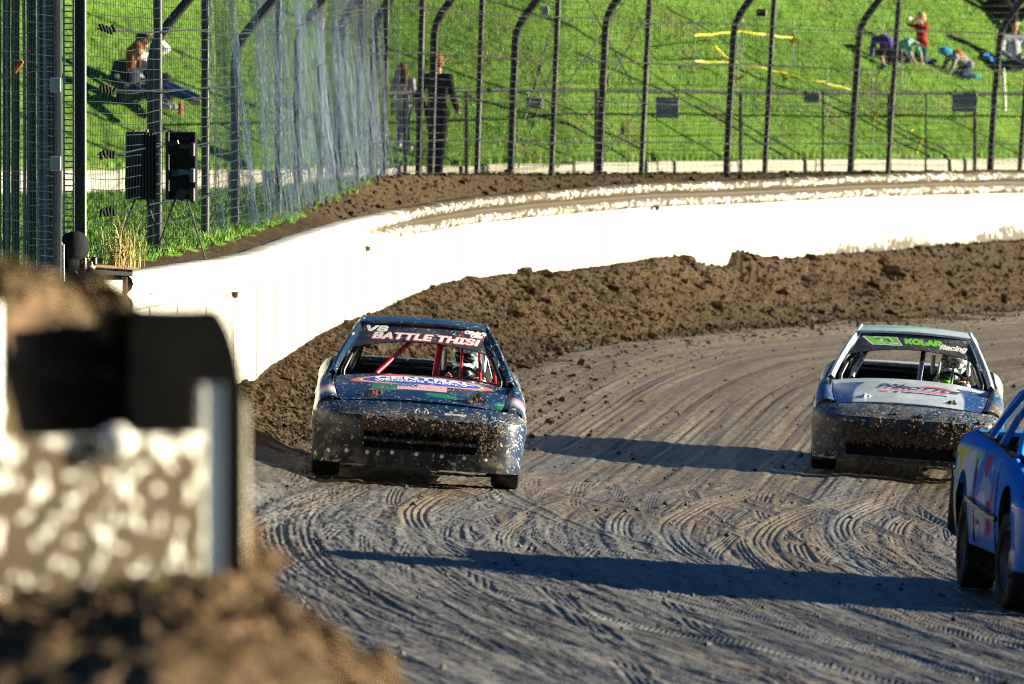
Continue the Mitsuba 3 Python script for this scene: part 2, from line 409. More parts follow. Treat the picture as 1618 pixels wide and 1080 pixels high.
# ---- the tyre ruts: grooves with ribs pressed into the clay
ruts = []
rr = np.random.default_rng(12)
for k in range(130):                                               # C-shaped slides, opening to the right
    y0 = rr.normal(42.5, 2.6); x0 = rr.uniform(-2.3, 4.2)
    ruts.append((x0, y0, rr.uniform(-0.05, 0.05), rr.uniform(0.009, 0.019), y0 - rr.uniform(6, 15), y0 + rr.uniform(4, 14), rr.uniform(0.05, 0.10), rr.uniform(0.2, 0.55)))
for k in range(34):                                               # straighter ones running to the lower right
    y0 = rr.uniform(28, 50); x0 = rr.uniform(-2.5, 4.5)
    ruts.append((x0, y0, rr.uniform(-0.42, -0.02), rr.uniform(-0.004, 0.012), y0 - rr.uniform(6, 16), y0 + rr.uniform(5, 14), rr.uniform(0.04, 0.09), rr.uniform(0.2, 0.55)))
for (x0, y0, sl, cu, ya, yb) in ((1.2, 42.5, 0, 0.0165, 33, 51), (-1.5, 41.5, 0, 0.012, 33, 46.6), (-1.72, 41.5, 0, 0.014, 32, 46.6), (-0.75, 43.5, 0, 0.02, 35, 46.6), (2.6, 44, 0, 0.02, 36, 50), (1.9, 43, 0.05, 0.016, 34, 51), (-1.95, 38, 0, 0.018, 29, 45)):
    ruts.append((x0, y0, sl, cu, ya, yb, 0.10, 0.55))


ruts = [(x0, y0 * K, sl / K, cu / K ** 2, ya * K, yb * K, hw, amp) for (x0, y0, sl, cu, ya, yb, hw, amp) in ruts]


def rut_depth(x, y):
    z = np.zeros(x.shape)
    for (x0, y0, sl, cu, ya, yb, hw, amp) in ruts:
        j0, j1 = np.searchsorted(y[0], ya), np.searchsorted(y[0], yb)
        if j1 - j0 < 2: continue
        yy = y[0, j0:j1]
        xc = x0 + sl * (yy - y0) + cu * (yy - y0) ** 2 + 0.006 * np.sin(yy * 0.5 + x0 * 9)
        i0, i1 = np.searchsorted(x[:, 0], xc.min() - 0.4), np.searchsorted(x[:, 0], xc.max() + 0.4)
        if i1 - i0 < 2: continue
        slope = sl + 2 * cu * (yy - y0)
        off = (x[i0:i1, :1] - xc[None]) / np.sqrt(1 + slope ** 2)[None]
        fade = np.clip((yy - ya) / 1.2, 0, 1) * np.clip((yb - yy) / 1.2, 0, 1)
        patchy = np.clip(2.2 * meshkit.noise(np.stack([yy * 0.3, yy * 0 + x0 * 7, yy * 0], -1)) - 0.1, 0, 1)
        ins = np.clip((hw - np.abs(off)) / 0.015, 0, 1)
        sh = np.exp(-((np.abs(off) - hw - 0.025) / 0.025) ** 2)
        rib = np.cos(off * 2 * np.pi / (2 * hw / 4.0))
        mk_ = np.clip((hw + 0.05 - np.abs(off)) / 0.03, 0, 1) * (fade * patchy)
        z[i0:i1, j0:j1] = z[i0:i1, j0:j1] * (1 - mk_) + mk_ * amp * (ins * (-0.006 + 0.0100 * rib) + 0.010 * sh)
    return z


def lines(*segs):
    out = [np.arange(a, b, s) for a, b, s in segs] + [[segs[-1][1]]]
    return np.unique(np.round(np.concatenate(out), 4))


gx = lines((-150, -30, 12), (-30, -12, 1.5), (-12, -4.6, 0.12), (-4.6, -3.0, 0.03), (-3.0, 4.7, 0.0115), (4.7, 11.5, 0.034), (11.5, 20, 0.5), (20, 60, 4), (60, 260, 20))
gy = lines((-60, 0, 6), (0, 40, 1.0), (40, 74, 0.095), (74, 134, 0.165), (134, 152, 0.3), (152, 190, 2), (190, 500, 20))
GX, GY = np.meshgrid(gx, gy, indexing='ij')
GZ = ground_z(GX, GY)
_i, _w = follow(GX, GY); _w = _w.reshape(GX.shape); _i = _i.reshape(GX.shape)
inner = (GX > -3.2) & (GX < 12) & (GY > 27) & (GY < 52)
rd = rut_depth(GX, GY)
GZ += rd * np.clip((_w - 0.9) / 0.6, 0, 1) * np.clip((76 - GY) / 4, 0, 1)
# further off the ruts follow the wall's curve
far = np.clip((GY - 69) / 8, 0, 1) * np.clip((_w - 1.3) / 0.5, 0, 1) * np.clip((14 - _w) / 2, 0, 1)
su = line_s[_i]
wv = _w + 0.5 * np.sin(su * 0.08 + 1) + 0.008 * (su - 20)
pr = meshkit.fbm(np.stack([wv * 5.5, su * 0.07, wv * 0], -1), 4, 31) - 0.5
pr5 = meshkit.fbm(np.stack([wv * 2.2, su * 0.05, wv * 0], -1), 3, 33) - 0.5
pr6 = meshkit.fbm(np.stack([wv * 21, su * 0.05, wv * 0], -1), 2, 37) - 0.5
GZ += far * (0.024 * pr + 0.045 * pr5 + 0.016 * pr6)
qf = GX - 0.0062 * np.clip(GY - 62.0, -30, 30) ** 2
pr2 = meshkit.fbm(np.stack([qf * 7, GY * 0.10, GX * 0], -1), 4, 35) - 0.5
nearm = np.clip((71 - GY) / 8, 0, 1) * np.clip((_w - 0.8) / 0.5, 0, 1) * (GX < 12) * (GX > -4)
GZ += nearm * 0.040 * pr2
pr3 = meshkit.fbm(np.stack([(GX + GY * 0.15) * 3.2, GY * 0.36, GX * 0], -1), 5, 41) - 0.5
GZ += np.clip((53.5 - GY) / 7, 0, 1) * np.clip((_w - 0.8) / 0.5, 0, 1) * 0.055 * pr3 * (GX < 12) * (GX > -4)
P = np.stack([GX, GY, GZ], -1)
cw = 0.25 * (_w[1:, 1:] + _w[:-1, :-1] + _w[1:, :-1] + _w[:-1, 1:])
cx, cy = 0.5 * (GX[1:, 1:] + GX[:-1, :-1]), 0.5 * (GY[1:, 1:] + GY[:-1, :-1])
nz = meshkit.noise(np.stack([cx * 1.6, cy * 1.6, cx * 0], -1))
front = cw >= -0.13
berm = front & (cw < (1.15 + 1.3 * nz) * np.clip((cy - 66) / 12, 0.3, 1)) & (cy > 30)
ky = np.interp(cx, kerb_x, kerb_y)
spill = (~front) & (cw > -(0.42 + 0.25 * nz + np.clip((cy / K - 64) / 3, 0, 1) * (1.5 + 2.0 * nz))) & (cy > 44 * K) & (cy < ky - 0.3)


def put_ground(key, keep, m):
    v, f = grid(P, keep)
    u, inv = np.unique(f, return_inverse=True)
    scene[key] = mikit.ply((v[u], inv.reshape(f.shape)), m, smooth=True, uv=np.c_[_w.ravel()[u], su.ravel()[u]])


put_ground('track', front & ~berm, 'track_mat')
put_ground('dirt_bank', berm, 'berm_mat')
put_ground('spilled_dirt', spill, 'berm_mat')
put_ground('hill', (~front) & ~spill, 'grass_mat')
label('track', 'rutted brown clay race track curving away along the white wall', kind='structure')
label('dirt_bank', 'loose dark dirt banked against the foot of the white wall', kind='structure')
label('spilled_dirt', 'brown dirt thrown over the white wall onto the ground behind it', kind='structure')
label('hill', 'bright green grass slope rising behind the fence', kind='structure')
# a far sheet under everything, out to the horizon
scene['ground'] = mikit.ply((np.array([[-1500, -1500, -2.5], [1500, -1500, -2.5], [1500, 1500, -2.5], [-1500, 1500, -2.5]]), np.array([[0, 1, 2], [0, 2, 3]])), 'track_mat')
label('ground', 'flat brown ground far around the track', kind='structure')

# ---- loose clods on the banks
rc = np.random.default_rng(3)
k = rc.integers(62, len(line_x), 30000)
off = np.abs(rc.normal(0, 1.05, len(k))) + 0.06
cx_, cy_ = line_x[k] + line_n[k, 0] * off, line_y[k] + line_n[k, 1] * off
r_ = rc.gamma(1.3, 0.0075, len(k)) + 0.005
sel = (cy_ > 50 * K)
clods = scatter(np.c_[cx_, cy_, ground_z(cx_, cy_) + r_ * 0.3][sel], r_[sel], rc)
put('dirt_clods', clods, 'berm_mat')
label('dirt_clods', 'loose dirt clods lying on the bank below the white wall', kind='stuff')
k = rc.integers(60, len(line_x), 6000)
off = -(np.abs(rc.normal(0, 1.0, len(k))) + 0.16)
cx_, cy_ = line_x[k] + line_n[k, 0] * off, line_y[k] + line_n[k, 1] * off
r_ = rc.gamma(1.6, 0.008, len(k)) + 0.005
sel = (cy_ > 64.5 * K)
put('spilled_clods', scatter(np.c_[cx_, cy_, ground_z(cx_, cy_) + r_ * 0.3][sel], r_[sel], rc), 'berm_mat')
label('spilled_clods', 'dirt clods lying on the ground behind the white wall', kind='stuff')
# larger slabs broken out of the bank
k = rc.integers(300, len(line_x), 420)
off = np.abs(rc.normal(0.5, 0.6, len(k))) + 0.1
cx_, cy_ = line_x[k] + line_n[k, 0] * off, line_y[k] + line_n[k, 1] * off
r_ = rc.gamma(3.0, 0.017, len(k)) + 0.02
put('dirt_slabs', scatter(np.c_[cx_, cy_, ground_z(cx_, cy_) + r_ * 0.15][cy_ > 76], r_[cy_ > 76], rc, ICO, 0.55), 'berm_mat')
label('dirt_slabs', 'larger broken slabs of dirt lying in the bank below the white wall', kind='stuff')
# clods flung on the track
n = 2600
tx, ty = rc.uniform(-2.6, 9, n), rc.uniform(41, 110, n)
_, tw = follow(tx, ty); ok = tw > 1.2
r_ = rc.gamma(1.6, 0.006, n) + 0.005
put('track_crumbs', scatter(np.c_[tx, ty, ground_z(tx, ty) + 0.006][ok], r_[ok], rc, OCT), 'track_mat')
label('track_crumbs', 'small crumbs of clay scattered over the race track', kind='stuff')

# ---- grass blades on the slope
n = 260000
bx, by = rc.uniform(-8.5, 10.5, n), rc.uniform(91, 146, n)
kk = np.interp(bx, kerb_x, kerb_y)
_, bw_ = follow(bx, by)
ok = ((by > kk + 0.05) & (by < kk + 11)) | ((bw_ < -0.5) & (by < kk - 0.3) & (by < 116) & (by > 97) & (bx < -1.6))
bx, by = bx[ok], by[ok]
n2 = 34000
ex = rc.uniform(-6.5, -1.5, n2); ey = rc.uniform(65.3, 98.5, n2); _, ew = follow(ex, ey)
ok = ew < -0.5
bx, by = np.r_[bx, ex[ok]], np.r_[by, ey[ok]]
bz = ground_z(bx, by)
hgt = rc.uniform(0.03, 0.085, len(bx)) * (0.6 + 0.9 * meshkit.noise(np.c_[bx, by, bx * 0] * 0.9))
a = rc.uniform(0, 6.28, len(bx)); lean = rc.uniform(-0.05, 0.05, (len(bx), 2))
wv_ = np.c_[np.cos(a), np.sin(a), a * 0] * (0.006 + 0.006 * rc.random(len(bx)))[:, None]
b0 = np.c_[bx, by, bz - 0.01]
tri = np.stack([b0 - wv_, b0 + wv_, b0 + np.c_[lean, hgt]], 1)
cls = (meshkit.noise(np.c_[bx, by, bx * 0] * 1.4 + 9) + rc.normal(0, 0.25, len(bx)))
for q, (lo, hi) in enumerate(((-9, 0.38), (0.38, 0.72), (0.72, 9))):
    t_ = tri[(cls > lo) & (cls <= hi)]
    scene['grass' if q == 0 else f'grass__{q:03d}'] = mikit.ply((t_.reshape(-1, 3), np.arange(len(t_) * 3).reshape(-1, 3)), ('blade_mat_c', 'blade_mat_a', 'blade_mat_b')[q])
label('grass', 'short green grass blades covering the slope behind the fence', kind='stuff')


# ---------------------------------------------------------------- the white wall
def along(s, off, z):
    """Points at arc length s on the wall's line, offset towards the track, at height z."""
    x, y = np.interp(s, line_s, line_x), np.interp(s, line_s, line_y)
    nx, ny = np.interp(s, line_s, line_n[:, 0]), np.interp(s, line_s, line_n[:, 1])
    return np.stack([x + nx * off, y + ny * off, np.broadcast_to(z, np.shape(x))], -1)


S_END = line_s[-1]
top_at = lambda s: np.interp(s, line_s, line_top)
base_at = lambda s: np.interp(s, line_s, line_base)
s_of_d = lambda d: float(np.interp(d, line_y, line_s))
S_OF = lambda d: s_of_d(d * K)
label('track_wall', 'long white painted boundary wall with a rolled guard, curving round the track', 'wall')
edges = [0.0, s_of_d(47.0 * K)]
while edges[-1] < S_END - 0.5: edges.append(min(edges[-1] + 2.42, S_END))
for a, b in zip(edges[:-1], edges[1:]):
    ss = np.linspace(a + 0.006, b - 0.006, 9)
    bow = 0.012 * np.sin((ss - a) / (b - a) * np.pi) * rng.uniform(-1, 1)
    tp, bs = top_at(ss), base_at(ss)
    rows = [(-0.14, tp - 0.05, 9), (0.0 + bow, tp - 0.05, 9), (0.0 + bow, tp - 0.3, 9), (0.0 + bow, bs + 0.15, 0.15), (0.0 + bow, bs - 0.55, 0)]
    Pn = np.stack([along(ss, o, z) for o, z, _ in rows], 1)
    uvh = np.stack([np.clip(z - bs, -0.2, 3) for o, z, _ in rows], 1)
    fine = np.linspace(0, 1, 12)
    key = put('panel', grid(Pn), 'wall_mat', smooth=True, uv=np.stack([np.broadcast_to(ss[:, None], uvh.shape).ravel(), uvh.ravel()], -1), parent='track_wall')
prof = [(-0.16, 0.03), (-0.15, 0.0), (0.0, 0.0), (0.045, 0.012), (0.075, 0.045), (0.085, 0.085), (0.070, 0.125), (0.045, 0.150), (0.030, 0.170), (0.045, 0.190), (0.072, 0.215), (0.085, 0.255), (0.072, 0.295), (0.040, 0.322), (0.004, 0.33)]
fl = 0.0
for a, b in zip(edges[1:-1:2], edges[3::2] + ([edges[-1]] if len(edges) % 2 == 0 else [])):
    ss = np.linspace(a - 0.02, b + 0.02, 15)
    dent = 0.02 * (meshkit.noise(np.c_[ss * 1.1, ss * 0, ss * 0]) - 0.5)
    lift = 0.004 * (fl % 2); fl += 1
    Pn = np.stack([along(ss, o + dent + lift, top_at(ss) - h + dent * 0.7) for o, h in prof], 1)
    hh = np.broadcast_to(np.array([h for _, h in prof])[None], Pn.shape[:2])
    put('guard_rail', grid(Pn), 'cap_mat', smooth=True, uv=np.stack([np.broadcast_to(ss[:, None], hh.shape).ravel(), hh.ravel()], -1), parent='track_wall')
# rivets/brackets and the dark expansion joint near the gate
ss = s_of_d(46.95 * K)
put('joint_post', box(along(np.array(ss), 0.012, float(top_at(ss)) - 0.5), (0.05, 0.05, 0.95), 0.004), 'rust_mat', parent='track_wall')
for s_ in np.arange(edges[1] + 9.2, S_END, 17.0):
    q = along(np.array(s_), 0.05, float(top_at(s_)) - 0.325 + rng.uniform(-0.01, 0.01))
    put('bracket', merge(box(q, (0.10, 0.12, 0.014), 0.003), lump(q + np.array([0.02, 0.0, -0.02]), 0.03, s_)), 'rust_mat', parent='track_wall')
for j, s_ in enumerate(edges[2:-1]):
    put('seam_strip', tube(np.stack([along(np.array(s_), 0.006, z) for z in np.linspace(float(base_at(s_)) - 0.1, float(top_at(s_)) - 0.32, 4)]), 0.007, 4), 'concrete_mat', parent='track_wall')

# ---------------------------------------------------------------- kerb behind the fence
kx = np.array([-9.0]); 
while kx[-1] < 13.5: kx = np.r_[kx, kx[-1] + 1.22]
label('retaining_kerb', 'low pale concrete kerb at the foot of the grass slope', 'kerb')
for a, b in zip(kx[:-1], kx[1:]):
    ya_, yb_ = np.interp([a, b], kerb_x, kerb_y)
    p0, p1 = np.array([a, ya_]), np.array([b, yb_])
    L = np.linalg.norm(p1 - p0); ang = math.atan2(*(p1 - p0)[::-1])
    zt_ = np.interp((a + b) / 2, kerb_x, kerb_top) + rng.uniform(-0.006, 0.006); zl_ = np.interp((a + b) / 2, kerb_x, kerb_low) - 0.25
    put('block', box((*((p0 + p1) / 2), (zt_ + zl_) / 2), (L - 0.03, 0.30, zt_ - zl_), 0.012, Rz(ang)), 'concrete_mat', parent='retaining_kerb')

# ---------------------------------------------------------------- foreground at the camera's left
YF = 5.8


def fg_z(x, y, rough=True):
    """The dirt heap by the wall's end."""
    y = y - YF
    p = np.stack([x, y, x * 0], -1)
    frontz = np.interp(x, [-3, -1.12, -0.86, -0.68, -0.52, -0.32, 0.1, 1.2, 2.5], [1.60, 1.60, 1.615, 1.632, 1.585, 1.45, 1.12, 0.30, -0.1])
    backz = np.interp(x, [-3, -1.35, -1.15, -1.02, -0.90, -0.80, -0.70, -0.60, -0.5, 0.1, 1.2], [2.31, 2.32, 2.29, 2.245, 2.19, 2.09, 1.93, 1.62, 1.30, 0.3, -0.2])
    t = np.clip((y - np.interp(x, [-1.1, -0.85], [12.36, 12.55])) / np.interp(x, [-1.12, -0.85], [0.42, 1.25]), 0, 1); t = t * t * (3 - 2 * t)
    z = frontz * (1 - t) + backz * t
    drop = np.clip((y - 14.3) / 3.0, 0, 1)
    z = z - drop * 1.9 - np.clip((11.3 - y) / 2.0, 0, 1) * 0.9
    if rough: z = z + (0.045 + 0.055 * t) * (meshkit.fbm(p * 5.0, 4, 51) - 0.5) + 0.05 * (meshkit.fbm(p * 18.0, 3, 52) - 0.5)
    return z


FX, FY = np.meshgrid(np.arange(-2.4, 2.2, 0.022), np.arange(9.0, 17.6, 0.03) + YF, indexing='ij')
put('dirt_heap', grid(np.stack([FX, FY, fg_z(FX, FY)], -1)), 'soil_mat', smooth=True)
label('dirt_heap', 'heap of dug brown dirt in the near left corner', kind='structure')
n = 3000
hx, hy = rc.uniform(-1.6, 0.3, n), rc.uniform(11.2, 14.4, n) + YF
r_ = rc.gamma(2.0, 0.006, n) + 0.004
put('heap_clods', scatter(np.c_[hx, hy, fg_z(hx, hy) + r_ * 0.3], r_, rc), 'soil_mat')
label('heap_clods', 'clods lying on the near dirt heap', kind='stuff')

# the muddy block
BR = math.radians(-26)
cb = np.array([-0.955, 12.30 + YF, 1.725])
bl_w, bl_h = 0.665, 0.455
label('barrier_block', 'white concrete barrier block speckled all over with brown mud', 'barrier')
s_, t_ = np.meshgrid(np.linspace(0, 1, 30), np.linspace(0, 1, 24), indexing='ij')
face = np.stack([(s_ - 0.5) * bl_w, -0.05 + 0.002 * np.sin(s_ * 9), (t_ - 0.5) * bl_h], -1)
R = Rz(math.radians(42))[:3, :3]
put('face', grid(face.reshape(30, 24, 3) @ R.T + cb), 'block_mat', smooth=True, uv=np.stack([s_.ravel() * bl_w, t_.ravel() * bl_h], -1), parent='barrier_block')
put('body', box(cb, (bl_w - 0.004, 0.094, bl_h - 0.004), 0.012, Rz(math.radians(42))), 'white_paint_mat', parent='barrier_block')
q = W(182, 692, 12.25 + YF)
put('pale_stone', lump(q + np.array([0, 0.02, -0.012]), 0.040, 4.0, 2, 0.25), 'white_paint_mat', smooth=True)
label('pale_stone', 'rounded pale lump resting on the muddy barrier block', 'stone')

# the end of the near wall: a folded sheet with a rolled top
zt0 = W(330, 486, 12.95 + YF)[2]
prf = [(0, 0.95), (0, 1.55), (-0.002, W(0, 620, 12.9 + YF)[2]), (-0.010, W(0, 590, 12.9 + YF)[2]), (-0.028, W(0, 550, 12.9 + YF)[2]), (-0.050, W(0, 518, 12.9 + YF)[2]), (-0.075, zt0 - 0.014), (-0.10, zt0), (-0.30, zt0 + 0.004), (-0.31, zt0 - 0.06)]
prf = np.array(prf)
yy = np.linspace(12.72, 13.62, 10) + YF
x_edge = -0.603 - 0.0135 * (yy - yy[0])
wav = 0.004 * np.sin(np.linspace(0, 9, len(prf)))
sink = -0.055 * np.linspace(0, 1, 10)[:, None]
outer = np.stack([np.stack([x_edge[:, None] + prf[None, :, 0] + wav[None], np.broadcast_to(yy[:, None], (10, len(prf))), prf[None, :, 1] + sink], -1)], 0)[0]
inn = outer + np.array([-0.014, 0.0, -0.012])
label('wall_end', 'dark curved end of a white wall section beside the dirt heap', 'wall')
put('track_face', grid(outer), 'wall_end_mat', smooth=40, parent='wall_end')
put('back_sheet', merge(grid(inn), grid(np.stack([outer[0], inn[0]], 0))), 'dark_back_mat', smooth=40, parent='wall_end')
pl_ = [W(a_, c_, 12.69 + YF) for a_, c_ in ((386, 1000), (386, 620), (382, 590), (375, 556), (364, 522), (348, 494), (338, 487), (212, 489), (205, 560), (205, 1000))]
pl_ = np.array([(q_[0], q_[2]) for q_ in pl_])
from shapely.geometry import Polygon
pm = trimesh.creation.extrude_polygon(Polygon(pl_), 0.012, engine='earcut')
put('end_plate', (np.c_[pm.vertices[:, 0], 12.70 + YF - pm.vertices[:, 2], pm.vertices[:, 1]], pm.faces), 'dark_back_mat', parent='wall_end')

label('steel_post', 'short galvanised steel channel post in front of the curved wall end', 'post')
x0, x1 = W(311, 700, 12.55 + YF)[0], W(362, 700, 12.55 + YF)[0]
zt_, zb_ = W(0, 606, 12.55 + YF)[2], 1.35
put('flange', box((x0 + 0.011, 12.53 + YF, (zt_ + zb_) / 2), (0.009, 0.03, zt_ - zb_), 0.003, Rz(math.radians(30))), 'white_paint_mat', parent='steel_post')
put('web', box(((x0 + x1) / 2 + 0.004, 12.56 + YF, (zt_ + zb_) / 2), (x1 - x0 - 0.032, 0.006, zt_ - zb_), 0.001, Rz(math.radians(-8))), 'steel_web_mat', parent='steel_post')
q = W(-15, 580, 12.1 + YF)
label('pale_pole', 'pale vertical pole cut by the left edge', 'pole')
put('tube', tube([(q[0], 12.1 + YF, W(0, 700, 12.1 + YF)[2]), (q[0], 12.1 + YF, W(0, 480, 12.1 + YF)[2])], 0.021, 12), 'galvanised_mat', smooth=40, parent='pale_pole')
put('collar', tube([(q[0], 12.1 + YF, 2.0), (q[0], 12.1 + YF, 2.03)], 0.025, 12), 'galvanised_mat', smooth=40, parent='pale_pole')
# ---------------------------------------------------------------- catch fence behind the wall
label('catch_fence', 'tall black wire catch fence with bent steel poles behind the white wall', 'fence')
FO = -0.80                                                        # metres behind the wall
gz = lambda x, y: float(ground_z(np.array([x]), np.array([y]))[0])


def s_at_px(px, off):
    """Arc length at which the line offset from the wall crosses photograph column px."""
    ss = np.linspace(0, S_END, 4000)
    q = along(ss, off, 0.0)
    return float(ss[np.argmin(np.abs(q[:, 0] / q[:, 1] * FOC + 809 - px))])


def tilt(s, off, h0, k=0.0):
    """A point on the fence plane h0 above ground, leaning k per metre towards the track."""
    q = along(np.array(s), off, 0.0)
    g = gz(q[0], q[1])
    n_ = along(np.array(s), off + 1, 0.0) - q
    return q + n_ * k * max(h0, 0) + np.array([0, 0, g + h0])


lean_of = lambda s: 0.10 * np.clip((s - S_OF(64)) / 36, 0, 1)
straight = [250, 325, 440, 505, 566, 605, 660, 752, 870, 1012, 1206, 1400, 1608, 1840]
for px in straight:
    s = s_at_px(px, FO); k = lean_of(s)
    r = 0.040 if px > 340 else 0.045
    key = put('post', tube([tilt(s, FO, -0.3, k), tilt(s, FO, 2.0, k), tilt(s, FO, 4.6, k)], r, 10), 'post_mat', smooth=40, parent='catch_fence')
bent = [240, 372, 470, 535, 588, 680, 806, 946, 1146, 1342, 1562, 1790]
for px in bent:
    off = FO - 0.16
    s = s_at_px(px, off); k = lean_of(s)
    q = along(np.array(s), off, 0.0); n_ = along(np.array(s), off + 1, 0.0) - q
    b = tilt(s, off, 1.78 + 0.2 * (px > 900), k); pts = [tilt(s, off, -0.3, k), tilt(s, off, 1.0, k), b]
    for a_ in (12, 26, 38):
        pts.append(pts[-1] + (n_ * math.sin(math.radians(a_)) + np.array([0, 0, math.cos(math.radians(a_))])) * 0.14)
    pts.append(pts[-1] + (n_ * math.sin(0.70) + np.array([0, 0, math.cos(0.70)])) * 1.5)
    put('bent_pole', tube(pts, 0.052 if px > 340 else 0.048, 10), 'post_mat', smooth=40, parent='catch_fence')

# wire mesh: uprights and long wires, one mesh each
s0, s1 = s_at_px(138, FO), S_END - 0.3
ups, rw = [], np.random.default_rng(5)
s = s0
while s < s1:
    k = float(lean_of(s)); jit = rw.normal(0, 0.006)
    hs = np.array([0.02, 0.9, 1.8, 2.7, 3.6, 4.5])
    q = along(np.array(s), FO + 0.05, 0.0); g = gz(q[0], q[1]); n_ = along(np.array(s), FO + 1.05, 0.0) - q
    bulge = 0.03 * np.sin(hs * 1.9 + s * 0.8)
    t_ = np.array([n_[1], -n_[0], 0])
    pts = q[None] + n_[None] * (k * hs + bulge)[:, None] + t_[None] * (jit + 0.02 * np.sin(hs * 1.3 + s * 0.6))[:, None] + np.array([0, 0, 1.0]) * (g + hs)[:, None]
    ups.append(tube(pts, (0.0021 if s < S_OF(66) else 0.0030) + 0.0008 * rw.random(), 3, False))
    s += 0.25 if s < S_OF(50) else (0.20 if s < S_OF(58) else (0.10 if s < S_OF(66.5) else 0.06))
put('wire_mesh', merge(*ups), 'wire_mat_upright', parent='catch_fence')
labels['catch_fence__wire_mesh'] = {'kind': 'stuff'}
longs = []
ss = np.arange(s0, s1, 0.45)
base = along(ss, FO + 0.05, 0.0)
nn = along(ss, FO + 1.05, 0.0) - base
gg = gaussian_filter1d(ground_z(base[:, 0], base[:, 1]), 2)
kk_ = lean_of(ss)
for h in np.arange(0.04, 4.5, 0.098):
    sag = 0.008 * np.sin(ss * 1.6 + h * 5) + 0.016 * (meshkit.noise(np.c_[ss * 0.9, ss * 0 + h * 3, ss * 0]) - 0.5)
    hh = h + sag
    pts = base + nn * (kk_ * hh + 0.03 * np.sin(hh * 1.9 + ss * 0.8))[:, None]
    pts[:, 2] = gg + hh
    longs.append(tube(pts, 0.0034 + 0.0030 * meshkit.noise(np.c_[ss * 7, ss * 0 + h * 9, ss * 0]) ** 2, 3, False))
put('long_wires', merge(*longs), 'wire_mat', parent='catch_fence')
labels['catch_fence__long_wires'] = {'kind': 'stuff'}
# slack netting hung over the fence: pale wrinkled folds of fine wire
for px, wd, ln in ((340, 0.15, 0.10), (380, 0.35, 0.22), (412, 0.4, 0.12), (436, 0.6, 0.28), (462, 0.5, 0.10), (484, 0.8, 0.25), (508, 0.6, 0.18), (530, 0.7, 0.25), (550, 0.6, 0.15), (572, 0.7, 0.2), (596, 0.5, 0.12)):
    s = s_at_px(px, FO + 0.12); st = []
    for i in range(int(46 * wd)):
        so = s + rw.normal(0, 1.3 * wd); hs = np.linspace(0.02, 4.4, 12)
        q = along(np.full(12, so), FO + 0.12, 0.0); n_ = along(np.full(12, so), FO + 1.12, 0.0) - q
        off = -ln * (hs / 2.2 - 0.6) + 0.03 * np.sin(hs * rw.uniform(2, 4) + i) + 0.05 * np.exp(-hs * 3) * rw.normal()
        pts = q + n_ * off[:, None]; pts[:, 2] = gz(q[0, 0], q[0, 1]) + hs
        st.append(tube(pts, 0.0029, 3, False))
    k_ = put('net_fold', merge(*st), 'net_mat', parent='catch_fence')
    labels[k_] = {'kind': 'stuff'}
# heavy cables with clamps
for j, h in enumerate((0.42, 0.95, 1.50, 2.05, 2.62, 3.2)):
    c_s = np.arange(s0, s1, 0.30)
    cb_ = along(c_s, FO + 0.075, 0.0); cn = along(c_s, FO + 1.075, 0.0) - cb_
    hh = h + 0.012 * np.sin(c_s * 0.9 + j) + 0.03 * meshkit.noise(np.c_[c_s * 0.5, c_s * 0 + j, c_s * 0])
    pts = cb_ + cn * (lean_of(c_s) * hh + 0.02)[:, None]
    pts[:, 2] = np.interp(c_s, ss, gg) + hh
    put('cable', tube(pts, 0.0080, 5), 'post_mat', smooth=60, parent='catch_fence')
    p0 = pts[0]
    for i in range(5):
        put('cable_clamp', box(p0 + np.array([0.03 + 0.022 * i, 0.12 * i, rw.uniform(-0.012, 0.012)]), (0.026, 0.07, 0.075), 0.008, Ry(rw.uniform(-0.5, 0.5))), 'black_rough_mat', parent='catch_fence')
# crossed bracing cables
for a_, b_, ha, hb in ((868, 1008, 3.0, 1.0), (866, 1012, 0.9, 2.9), (880, 1010, 0.1, 2.2), (940, 1012, 0.1, 1.0), (812, 872, 0.3, 2.3), (818, 872, 0.1, 1.6)):
    sa, sb = s_at_px(a_, FO - 0.25), s_at_px(b_, FO - 0.25)
    p0, p1 = tilt(sa, FO - 0.25, ha, float(lean_of(sa))), tilt(sb, FO - 0.25, hb, float(lean_of(sb)))
    put('brace_cable', merge(tube([p0 + (p1 - p0) * t_ for t_ in np.linspace(0, 1, 5)], 0.011, 5), box(p0 + (p1 - p0) * 0.55, (0.05, 0.05, 0.10), 0.01)), 'wire_mat', parent='catch_fence')
for px, py, sz in ((862, 16, (0.10, 0.06, 0.12)), (478, 40, (0.07, 0.05, 0.13)), (1203, 20, (0.14, 0.1, 0.10))):
    s = s_at_px(px, FO - 0.1); q = along(np.array(s), FO - 0.1, 0.0)
    put('junction_box', box((q[0], q[1] - 0.06, W(px, py, q[1])[2]), sz, 0.01), 'white_paint_mat' if px < 1000 else 'black_mat', parent='catch_fence')

# ---------------------------------------------------------------- gate post, ladder and the gate leaf at the left edge
def zpx(py, d): return W(0, py, d)[2]


